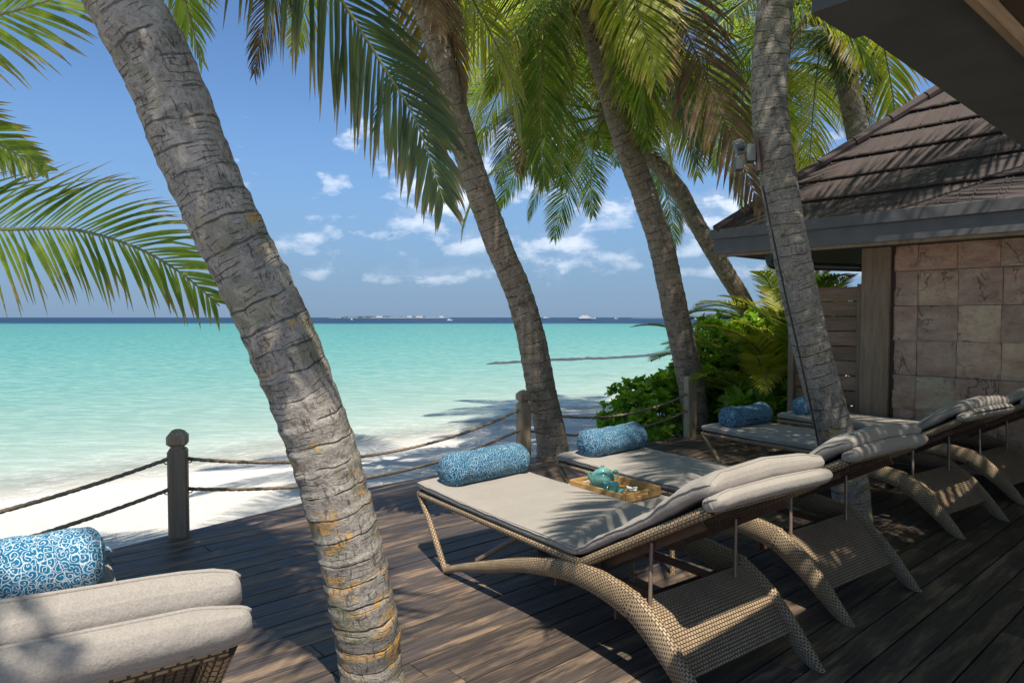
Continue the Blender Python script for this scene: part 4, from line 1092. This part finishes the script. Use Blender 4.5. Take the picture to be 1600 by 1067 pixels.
# T5 slender behind
T5p = [P(1215, 580, 11.6), P(1168, 482, 11.3), P(1125, 411, 11.1), P(1083, 340, 11), P(1062, 300, 11), P(1020, 250, 11), P(965, 205, 11), P(950, 180, 11)]
T5p = [Vector((T5p[0].x + .3, T5p[0].y, -.6))] + T5p
T5, top5 = palm('slender palm leaning hard left behind the bushes, crown over the sea', T5p, lambda f: .15 - .025 * f, M['bark_far'], 8.5, .006, seed=5, n=28, step=.02)
crown(T5, top5, 20, .92, seed=8, els=[80, 60, 42, 25, 8, 8, -12, -12, -35])
# T6 behind villa roof
T6p = [P(1395, 420, 10.4), P(1365, 300, 10.3), P(1341, 210, 10.2), P(1322, 120, 10.1), P(1310, 40, 10.0), P(1300, -30, 10)]
T6p = [Vector((T6p[0].x + .3, T6p[0].y, -.6))] + T6p
T6, top6 = palm('palm behind the villa roof with yellow green drooping fronds', T6p, lambda f: .18 - .03 * f, M['bark_mid'], 8.5, .006, seed=6, n=28, step=.02)
crown(T6, top6, 24, 1.05, seed=4)
# T7 palm left of the frame whose fronds reach in
b7 = Vector((-5.2, 3.0, -.5)); T7p = [b7, b7 + Vector((-.1, .2, 1.2)), b7 + Vector((-.1, .5, 2.4)), b7 + Vector((0, .8, 3.6))]
T7, top7 = palm('palm left of the view whose fronds reach in at the left edge', T7p, lambda f: .15 - .02 * f, M['bark_far'], 8.5, .006, seed=7, n=28, step=.02)
crown(T7, top7, 10, 1.0, seed=6, els=[80, 60, 42], skip=lambda az, el: abs(az) < 1.2 and el < 60)
# T8 behind, filling the far canopy
T8p = [Vector((5.9, 13.4, -.5)), Vector((5.55, 13.4, 2.5)), Vector((5.3, 13.2, 5.0)), Vector((5.0, 13.0, 6.2))]
T8, top8 = palm('distant palm in the canopy behind the third trunk', T8p, lambda f: .16 - .03 * f, M['bark_far'], 8.5, .006, seed=8, n=24, step=.03)
crown(T8, top8, 20, 1.0, seed=9, els=[60, 25, 8, 8, -12, -12, -35])

T9p = [P(1100, 690, 13.4), P(1080, 600, 13.3), P(1040, 400, 13.2), P(985, 230, 13), P(950, 120, 12.9), P(925, 60, 12.8)]
T9p[0].z = -.6
T9, top9 = palm('palm hidden behind the third trunk, its crown high over the sea', T9p, lambda f: .15 - .03 * f, M['bark_far'], 8.5, .006, seed=9, n=24, step=.03)
crown(T9, top9, 22, 1.05, seed=12, els=[60, 42, 25, 8, 8, -12, -12, -35])

def special(tree, path, mat, split=False, spl=6, **k):
    pts = spline(path, spl)
    if split:
        g_, bl = frond_geo(pts, parts=True, **k); f = g_.build('frond', [M[mat], M['rachis']], tree)
        for b in bl: b.build('leaflet', [M[mat]], f)
    else:
        g_ = frond_geo(pts, **k); g_.build('frond', [M[mat], M['rachis_dry' if 'dry' in mat else 'rachis']], tree)
def over(x, y, z, h):
    """the point h metres above a spot on the deck furniture, on its way to the sun"""
    return G(x, y, z) + sun_vec * (h / sun_vec.z)
t4 = top4
special(T4, [t4, t4.lerp(over(1075, 735, .5, 4.2), .5) + Vector((0, 0, .5)), over(1075, 735, .5, 4.1), over(1000, 770, .5, 3.6), over(930, 812, .5, 3.2), over(865, 852, .5, 2.8)], 'frond', False, n_leaf=74, leaf_len=.62, leaf_w=.030, droop=.06, petiole=.4, seed=41, vee=.1, dry=.4, segs=4)  # out of view, placed for its frond shadow on the nearest seat
special(T1, [top1, top1 + Vector((-.3, -.5, .1)), over(150, 960, 0, 4.2), over(300, 900, 0, 3.9), over(440, 850, 0, 3.6)], 'frond', False, n_leaf=80, leaf_len=.75, leaf_w=.036, droop=.06, petiole=.25, seed=42, vee=.1, dry=.4, segs=4)  # unseen frond added overhead to shade the left deck
special(T1, [top1, over(330, 860, 0, 4.6), over(250, 830, 0, 4.0), over(190, 900, 0, 3.6), over(160, 960, 0, 3.3)], 'frond', False, n_leaf=80, leaf_len=.75, leaf_w=.036, droop=.06, petiole=.25, seed=43, vee=.1, dry=.4, segs=4)  # second unseen frond added for the left deck's shade
for (a_, b_, c_, sd) in (((1330, 640), (1230, 690), (1140, 700), 44), ((1420, 700), (1340, 740), (1260, 700), 45), ((1560, 640), (1480, 700), (1390, 760), 46), ((1250, 640), (1190, 665), (1110, 690), 47), ((1450, 760), (1380, 800), (1330, 740), 48)):  # fronds added above the view to shade the far loungers
    special(T4, [t4, t4.lerp(over(*a_, .6, 4.2), .5) + Vector((0, 0, .5)), over(*a_, .6, 4.0), over(*b_, .6, 3.6), over(*c_, .6, 3.2)], 'frond', False, n_leaf=84, leaf_len=.85, leaf_w=.036, droop=.08, petiole=.2, seed=sd, vee=.1, dry=.4, segs=4)
for (a_, b_, c_, sd) in (((-260, 1010), (-100, 1030), (60, 1060), 50), ((-300, 1100), (-100, 1075), (120, 990), 51), ((-150, 960), (-40, 975), (90, 975), 52)):  # dense unseen fronds added to shade the headrest's left half
    special(T7, [top7, top7.lerp(over(*a_, 1.04, 3.4), .5) + Vector((0, 0, .5)), over(*a_, 1.04, 3.0), over(*b_, 1.04, 2.7), over(*c_, 1.04, 2.45)], 'frond', False, n_leaf=90, leaf_len=.34, leaf_w=.04, droop=.05, petiole=.2, seed=sd, vee=.1, dry=.4, segs=4)
def overp(p, h): return p + sun_vec * (h / sun_vec.z)
tp_ = [P(205, 30, 2.3), P(262, 150, 2.35), P(300, 250, 2.37), P(345, 345, 2.4), P(400, 440, 2.42), P(450, 560, 2.45), P(490, 680, 2.5)]
special(T1, [top1, top1.lerp(overp(tp_[0], 1.7), .6) + Vector((0, 0, .35)), overp(tp_[0], 1.7), overp(tp_[1], 1.9), overp(tp_[2], 2.1), overp(tp_[3], 2.2)], 'frond', False, n_leaf=90, leaf_len=.55, leaf_w=.038, droop=.06, petiole=.25, seed=60, vee=.1, segs=4, sparse=.3)  # unseen frond added to throw shade on the upper trunk
special(T1, [top1, top1.lerp(overp(tp_[2], 2.8), .5) + Vector((.3, 0, .35)), overp(tp_[2] + Vector((.25, 0, 0)), 2.9), overp(tp_[3] + Vector((.06, 0, 0)), 2.8), overp(tp_[4], 2.7), overp(tp_[5] + Vector((-.1, 0, 0)), 2.6)], 'frond', False, n_leaf=58, leaf_len=.60, leaf_w=.036, droop=.08, petiole=.3, seed=61, vee=.1, segs=4, sparse=.1)  # added out of view, dapples the middle of the trunk
special(T1, [top1, top1.lerp(overp(tp_[3], 3.4), .5) + Vector((.3, 0, .3)), overp(tp_[3] + Vector((.3, 0, 0)), 3.3), overp(tp_[4] + Vector((.12, 0, 0)), 3.0), overp(tp_[5] + Vector((.03, 0, 0)), 2.8), overp(tp_[6] + Vector((-.06, 0, -.1)), 2.6)], 'frond', False, n_leaf=46, leaf_len=.62, leaf_w=.034, droop=.08, petiole=.3, seed=62, vee=.1, segs=4, sparse=.1)  # sparser unseen frond, added for more dapple lower on the trunk
# arching frond at left edge
special(T7, [top7, P(-260, 300, 4.2), P(-120, 345, 4.1), P(0, 358, 4.0), P(107, 358, 3.9), P(205, 384, 3.8), P(280, 425, 3.75), P(343, 478, 3.7)], 'frond', True, up0=Vector((0, -.92, .38)), n_leaf=84, leaf_len=.66, leaf_w=.020, droop=.13, petiole=.30, seed=21, vee=.05, dry=.9, segs=6, lmin=.35)
special(T7, [top7, P(-200, 60, 4.0), P(-90, 40, 4.0), P(20, 18, 4.0), P(110, -12, 4.0), P(190, -50, 4.0)], 'frond', False, up0=Vector((0, -.92, .38)), n_leaf=74, leaf_len=.75, leaf_w=.026, droop=.06, petiole=.25, seed=22, vee=.0, dry=.9, segs=6)
special(T7, [top7, P(-220, 110, 4.3), P(-110, 160, 4.2), P(-20, 215, 4.1), P(75, 268, 4.0)], 'frond', False, up0=Vector((0, -.92, .38)), n_leaf=64, leaf_len=.42, leaf_w=.028, droop=.10, petiole=.25, seed=23, vee=-.1, dry=.9, segs=5)
# big dark frond hanging from the near crown
special(T1, [top1, P(300, -420, 3.0), P(430, -160, 3.4), P(520, -20, 3.7), P(590, 90, 3.9), P(650, 190, 4.0), P(695, 320, 4.05)], 'frond_dark', True, up0=Vector((.1, -1, .35)), n_leaf=88, leaf_len=.72, leaf_w=.027, droop=.30, petiole=.30, seed=24, vee=-.1, dry=.9, segs=6, lmin=.38)
special(T1, [top1, P(180, -300, 3.4), P(240, -120, 3.8), P(285, -10, 4.1), P(315, 100, 4.2)], 'frond', False, n_leaf=60, leaf_len=.45, leaf_w=.026, droop=.20, petiole=.3, seed=26, vee=.1, dry=.5, segs=4)
# dry brown frond against the right trunk
special(T3, [top3, P(960, -120, 7.6), P(1030, -30, 7.0), P(1090, 90, 6.8), P(1140, 210, 6.7), P(1190, 330, 6.6)], 'frond_dry', False, up0=Vector((0, -1, .35)), n_leaf=84, leaf_len=.85, leaf_w=.030, droop=.30, petiole=.12, seed=27, vee=-.1, dry=.5, segs=5)
# rusty frond behind the second trunk
special(T2, [top2, P(640, -60, 6.9), P(672, 60, 7.3), P(680, 150, 7.4), P(690, 240, 7.4)], 'frond_orange', False, up0=Vector((0, -1, .3)), n_leaf=64, leaf_len=.60, leaf_w=.03, droop=.30, petiole=.2, seed=28, vee=-.1, dry=.5, segs=4)
special(T2, [top2, P(700, -60, 6.9), P(760, 40, 7.1), P(800, 130, 7.2), P(815, 220, 7.2)], 'frond_yellow', False, n_leaf=70, leaf_len=.70, leaf_w=.03, droop=.30, petiole=.2, seed=29, vee=-.1, dry=.5, segs=4)
special(T3, [top3, P(880, -60, 8.0), P(850, 40, 7.8), P(845, 160, 7.7), P(850, 290, 7.7)], 'frond', False, n_leaf=80, leaf_len=.75, leaf_w=.03, droop=.34, petiole=.15, seed=30, vee=-.1, dry=.5, segs=5)
special(T3, [top3, P(940, -50, 7.9), P(985, 30, 7.5), P(1000, 120, 7.3), P(1010, 200, 7.3)], 'frond', False, n_leaf=80, leaf_len=.80, leaf_w=.03, droop=.34, petiole=.15, seed=31, vee=-.1, dry=.5, segs=5)
special(T4, [top4, P(1330, -160, 7.0), P(1370, 20, 8.0), P(1395, 150, 8.4), P(1400, 240, 8.5)], 'frond_yellow', False, n_leaf=84, leaf_len=.90, leaf_w=.034, droop=.28, petiole=.25, seed=32, vee=-.1, dry=.9, segs=5)
# palms' cable and lamps on T4
m_ = MB()
cpath = [P(1338, 835, 4.7)] 
cpath = [G(1300, 812), P(1291, 775, 4.75), P(1286, 735, 4.74), P(1268, 640, 4.72), P(1247, 545, 4.72), P(1225, 450, 4.72), P(1208, 370, 4.72), P(1192, 290, 4.72)]
m_.tube(spline(cpath, 6), .006, 8); tag(m_.build('cable', M['cable']), 'black cable running up the left side of the right hand palm trunk', 'cable')
sp = empty('outdoor_spotlight', P(1168, 240, 4.75), -.2, label='grey twin headed spotlight bracketed to the right hand palm trunk', cat='spotlight')
m_ = MB(); m_.box((.055, -.03, -.13), (.075, .05, .14), Matrix.Rotation(-.08, 4, 'Y')); m_.build('bracket', M['plate'], sp, smooth=False)
m_ = MB(); m_.box((-.01, -.04, -.06), (.05, .05, .055), bev=.004); m_.build('junction_box', M['speaker'], sp, smooth=False)
hM = Matrix.Translation((-.055, -.02, .045)) @ Matrix.Rotation(R(-20), 4, 'Y') @ Matrix.Rotation(R(25), 4, 'X')
h1 = MB(); h1.box((-.032, -.05, -.045), (.032, .05, .04), hM, bev=.005); hd = h1.build('lamp_head', M['speaker'], sp, smooth=False)
m_ = MB(); m_.lathe([(0, .0), (.022, .0), (.024, -.004), (0, -.004)], 16, hM @ Matrix.Translation((0, -.052, 0)) @ Matrix.Rotation(R(90), 4, 'X')); m_.build('lens', M['lens'], hd)
m_ = MB(); m_.box((-.085, -.05, -.115), (-.03, .05, -.035), bev=.004); m_.build('lamp_head', M['speaker'], sp, smooth=False)

# ------------------------------------------------------------------ bushes
def leaf_proto(name, mat, L=.11, W=.042, seed=0):
    m_ = MB(); rows = []; rr = random.Random(seed)
    for i in range(5):
        t = i / 4; w = W * (.18 + .95 * math.sin(math.pi * min(1, t * .62 + .08)) ** 1.2) * (1 if i < 4 else .45)
        z = .012 * math.sin(t * 2.6) - .02 * t * t
        rows.append([(t * L, -w * .5, z + w * .22), (t * L, 0, z), (t * L, w * .5, z + w * .22)])
    for r_ in rows:
        for p in r_: m_.vert(p, (rr.random(), p[0] / L, .15, 1))
    for i in range(4):
        for j in range(2): m_.face((i * 3 + j, i * 3 + j + 1, i * 3 + j + 4, i * 3 + j + 3))
    return m_
def bush(label, blobs, n_ros, mats, seed=0, L=.11, W=.045, n_leaf_parts=150, per=9, ground=-.45, spread=1.0):
    """rosettes of obovate leaves on branching stems; blobs = (centre, radii)"""
    rr = random.Random(seed); b = empty('shrub', (blobs[0][0][0], blobs[0][0][1], ground), 0, label=label, cat='shrub')
    org = Vector(b.location); stems = MB(); leaves = []
    for k in range(n_ros):
        c_, r_ = rr.choices(blobs, weights=[x[1][0] * x[1][1] * x[1][2] for x in blobs])[0]
        while True:
            d = Vector((rr.gauss(0, 1), rr.gauss(0, 1), rr.gauss(0, 1))).normalized()
            if d.z > -.5: break
        f = rr.uniform(.45, 1.0) ** .5 * (1 + .22 * noise.noise(Vector(c_) + d * 1.9))
        p = Vector(c_) + Vector((d.x * r_[0], d.y * r_[1], d.z * r_[2])) * f - org
        ax = (d * .7 + Vector((0, 0, .8)) + Vector((rr.uniform(-.4, .4), rr.uniform(-.4, .4), 0))).normalized()
        if rr.random() < .55:
            q = Vector((c_[0], c_[1], max(ground, c_[2] - r_[2]))) - org; mid = q.lerp(p, .55) + Vector((0, 0, .08))
            stems.tube([p - ax * .05, p.lerp(mid, .4) - Vector((0, 0, .03)), mid], .007, 5, cap=False)
        q1 = ax.to_track_quat('Z', 'Y')
        for j in range(per):
            az = j * 2.4 + k; el = R(rr.uniform(5, 70)); s = rr.uniform(.65, 1.25)
            leaves.append((p + ax * rr.uniform(-.02, .02), q1 @ (Matrix.Rotation(az, 3, 'Z') @ Matrix.Rotation(-el, 3, 'Y')).to_quaternion(), s, rr.random()))
    protos = [leaf_proto('leaf', None, L, W, i) for i in range(4)]
    camp = Vector((0, 0, 1.5)) - org; leaves.sort(key=lambda l: (l[0] - camp).length)
    base = []
    for i, pr in enumerate(protos):
        o = pr.build('leaf', [mats[i % len(mats)]]); base.append(o.data); bpy.data.objects.remove(o)
    for i, (p, q1, s, t) in enumerate(leaves[:n_leaf_parts]):
        o = bpy.data.objects.new('leaf', base[i % 4]); COL.objects.link(o); o.parent = b; o.location = p; o.rotation_mode = 'QUATERNION'; o.rotation_quaternion = q1; o.scale = (s, s, s)
    m_ = MB()
    for i, (p, q1, s, t) in enumerate(leaves[n_leaf_parts:]):
        pr = protos[i % 4]; n0 = len(m_.v); mt = q1.to_matrix()
        for vv, cc in zip(pr.v, pr.col): m_.vert(p + mt @ (Vector(vv) * s), (t, cc[1], cc[2], 1))
        mi = (int(t * 97) % len(mats))
        for f in pr.f: m_.face([n0 + x for x in f], None, mi)
    o = m_.build('foliage', list(mats), b); o['kind'] = 'stuff'
    stems.build('stems', M['stem'], b)
    return b
BL = [M['bush_leaf'], M['bush_leaf'], M['bush_leaf'], M['bush_leaf_light']]
c_ = P(1030, 640, 9.6)
bush('glossy dark green shrub behind the rope, left of the third palm trunk', [((c_.x, c_.y, .05), (.85, .7, .62)), ((c_.x + .5, c_.y + .3, .35), (.6, .6, .5)), ((c_.x - .35, c_.y, -.15), (.5, .5, .4))], 620, BL, 1, .115, .05)
c_ = P(1175, 600, 10.6)
bush('large green shrub between the third palm trunk and the slat fence', [((c_.x, c_.y, .3), (1.0, .8, 1.0)), ((c_.x + .5, c_.y - .5, .1), (.8, .6, .7)), ((c_.x - .5, c_.y, .9), (.5, .5, .6)), ((c_.x+.1, c_.y, 1.1), (.6, .5, .5))], 1100, BL, 2, .12, .05)
c_ = P(1195, 640, 8.6)
bush('bright leafed low shrub behind the third lounger pillow', [((c_.x, c_.y, .35), (.42, .35, .28))], 60, [M['bush_leaf_light'], M['bush_leaf']], 3, .21, .055, 120, per=8)
# young palms among the bushes
def small_palm(label, base, n, L, el0, seed, mat, az0=0, azr=6.28, leaf=.42, h=.0):
    rr = random.Random(seed); t = empty('young_palm', base, 0, label=label, cat='young palm')
    for i in range(n):
        az = az0 + azr * (i + rr.uniform(-.2, .2)) / n; e = rr.choice(el0)
        pts = frond_path(az, e, L * rr.uniform(.8, 1.15), 70 * rr.uniform(.8, 1.3), (0, 0, h))
        frond_geo(pts, n_leaf=46, leaf_len=leaf, leaf_w=.026, droop=.14, petiole=.2, seed=seed * 50 + i, vee=.15, segs=4, dry=.3, yellow=.1).build('frond', [M[rr.choice(mat)], M['rachis']], t)
    m_ = MB(); m_.tube([(0, 0, -.5), (0.02, 0, h * .5), (0, 0, h)], lambda t_: .07 - .03 * t_, 10); m_.build('stem', M['fibre'], t)
small_palm('young palm with yellow green fronds rising above the shrubs by the fence', P(1215, 560, 9.3) * Vector((1, 1, 0)) if False else Vector((3.6, 9.3, -.3)), 13, 1.9, (80, 65, 50, 35), 1, ('frond', 'frond_yellow'), h=.5)
small_palm('bushy young palm in front of the slender leaning trunk', Vector((3.6, 10.6, -.3)), 14, 1.9, (75, 60, 45, 30), 2, ('frond', 'frond', 'frond_yellow'), h=.6)
small_palm('young palm behind the slat fence showing over its top', Vector((5.2, 10.3, -.3)), 14, 2.0, (75, 60, 45, 30), 3, ('frond', 'frond_yellow'), h=1.0)
small_palm('young palm right of the slender trunk under the villa eave', Vector((4.6, 11.6, -.3)), 14, 2.2, (75, 60, 45, 30), 4, ('frond', 'frond_yellow'), h=1.3)
small_palm('palm tip showing over the villa roof beside the trunk', Vector((6.9, 15.5, -.3)), 14, 1.8, (75, 60, 45, 30), 5, ('frond', 'frond_yellow'), h=4.0)
small_palm('young palm whose bright fronds hang over the shrubs left of the fence', Vector((3.3, 8.9, -.3)), 9, 1.35, (70, 55, 40), 6, ('frond_yellow', 'frond'), h=.55, leaf=.34)
small_palm('spreading young palm under the villa eave, tips catching the sun', Vector((4.05, 9.6, -.3)), 12, 1.9, (80, 65, 55), 7, ('frond_yellow', 'frond'), h=.8, leaf=.40)
# backdrop thicket behind fence and villa
bush('dense thicket filling the gap behind the slat fence', [((5.0, 12.0, .6), (2.2, 1.0, 1.2)), ((7.2, 11.6, .8), (1.8, 1.0, 1.3))], 900, BL, 4, .15, .06, 0)

# ------------------------------------------------------------------ far things: island, boats, resort
def isle(label, x0, x1, py, d, hmax, trees=True, seed=0):
    rr = random.Random(seed); a, b = P(x0, py, d), P(x1, py, d); t = empty('island', ((a.x + b.x) / 2, d, SEA), 0, label=label, cat='island'); w = b.x - a.x
    m_ = MB(); rows = []
    for i in range(40):
        f = i / 39; x = (f - .5) * w; dp = .06 * w * math.sin(math.pi * f) + .5
        rows.append([Vector((x, -dp, -.3)), Vector((x, -dp * .5, .25 * hmax * math.sin(math.pi * f) ** .4)), Vector((x, dp * .5, .25 * hmax * math.sin(math.pi * f) ** .4)), Vector((x, dp, -.3))])
    m_.grid(rows); m_.build('shore', M['isle_sand'], t)
    if trees:
        m_ = MB()
        for i in range(130):
            f = rr.uniform(.12, .78) if trees == 1 else rr.uniform(.0, 1); x = (f - .5) * w; h = hmax * rr.uniform(.35, 1.0) * (.5 + .5 * noise.noise(Vector((f * 8, seed, 0))) + .3); r_ = h * rr.uniform(.6, 1.3)
            m_.lathe([(0, 0), (r_, .2 * h), (r_ * 1.1, .55 * h), (r_ * .7, .85 * h), (0, h)], 7, Matrix.Translation((x, rr.uniform(-.02, .03) * w, 0)))
        m_.build('tree_line', M['isle_green'], t)['kind'] = 'stuff'
    return t
isle('low hazy island with trees and pale buildings on the horizon', 512, 706, 496, 2600, 11, 1, 1)
isle('thin grey breakwater line on the horizon beside the third palm', 985, 1050, 496, 1700, 3.5, 0, 2)
isle('wooded point with white moored boats between third palm and shrubs', 1060, 1230, 497, 900, 11, 2, 3)
def boat(px, py, d, L, label, kind, rot=0.0):
    p = P(px, py, d); b = empty('boat', (p.x, p.y, SEA), rot, label=label, cat='boat')
    def hull(L, W, H, mat, nm, z0=-.2):
        rows = []
        for i in range(13):
            t = i / 12; w = W * (1 - max(0, (t - .45) / .55) ** 2.2) * .5 + .02; sh = H * (1 + .35 * t * t)
            x = (t - .5) * L + (.08 * L * t * t)
            rows.append([Vector((x * .93, 0, z0)), Vector((x * .96, -w * .7, z0 + .1 * H)), Vector((x, -w, sh)), Vector((x, 0, sh * .96)), Vector((x, w, sh)), Vector((x * .96, w * .7, z0 + .1 * H))])
        m_ = MB(); m_.grid(rows, close_u=True); m_.poly(rows[0]); m_.poly(list(reversed(rows[-1]))); m_.build(nm, mat, b, smooth=False)
    if kind == 'ship':
        hull(L, L * .2, L * .055, M['hull'], 'lower_hull'); hull(L * .99, L * .195, L * .095, M['white'], 'hull', z0=L * .05)
        for k, (a, c_, z) in enumerate(((-.42, .28, .10), (-.36, .16, .165), (-.28, .04, .225))):
            m_ = MB(); m_.box((a * L, -.08 * L, z * L), (c_ * L, .08 * L, (z + .05) * L)); dkk = m_.build('deckhouse', M['white'], b, smooth=False)
            m_ = MB(); m_.box((a * L + .02 * L, -.081 * L, (z + .018) * L), (c_ * L - .02 * L, .081 * L, (z + .036) * L)); m_.build('window_band', M['glassdark'], dkk, smooth=False)
        m_ = MB(); m_.tube([(-.1 * L, 0, .27 * L), (-.1 * L, 0, .36 * L)], .006 * L, 6); m_.build('mast', M['hull'], b)
        m_ = MB(); m_.box((-.33 * L, -.075 * L, .295 * L), (-.05 * L, .075 * L, .305 * L)); m_.build('canopy', M['hull'], b, smooth=False)
    else:
        hull(L, L * .25, L * .12, M['white'], 'hull')
        m_ = MB(); m_.box((-.2 * L, -.09 * L, .12 * L), (.1 * L, .09 * L, .26 * L)); cb = m_.build('cabin', M['white'], b, smooth=False)
        m_ = MB(); m_.box((-.17 * L, -.092 * L, .17 * L), (.08 * L, .092 * L, .22 * L)); m_.build('window_band', M['glassdark'], cb, smooth=False)
boat(916, 497, 620, 15.5, 'white double decked motor yacht with dark hull between second and third palms', 'ship', math.pi * .04)
boat(853, 496, 1300, 12, 'small white yacht on the horizon just right of the second palm', 'ship')
boat(702, 499, 520, 4.2, 'tiny white speedboat left of the second palm trunk', 'small', .4)
boat(549, 498, 620, 4.2, 'tiny white speedboat below the left end of the island', 'small', 2.2)
boat(962, 496, 1200, 6, 'tiny white boat on the horizon right of the large yacht', 'small')
boat(1095, 498, 700, 13, 'white boat moored off the wooded point right of third palm', 'small')
boat(1120, 498, 720, 11, 'white boat moored by the wooded point nearer the shrubs', 'small', 2.9)
for i, (px, wd) in enumerate(((593, 22), (640, 16), (655, 26), (690, 14))):
    p = P(px, 495, 2560); h = MB(); e = empty('far_building', (p.x, p.y, SEA + 1.5), 0, label='pale building on the horizon island, number %s from the left' % ('first', 'second', 'third', 'fourth')[i], cat='building')
    h.box((-wd / 2, -4, 0), (wd / 2, 4, 3.0)); h.build('wall', M['thatch'], e, smooth=False)
    h = MB(); h.prism([(-4.5, 0), (4.5, 0), (0, 2.2)], -wd / 2 - .5, wd / 2 + .5, Matrix.Translation((0, 0, 3)) @ Matrix(((0, 0, 1, 0), (1, 0, 0, 0), (0, 1, 0, 0), (0, 0, 0, 1)))); h.build('roof', M['thatch'], e, smooth=False)
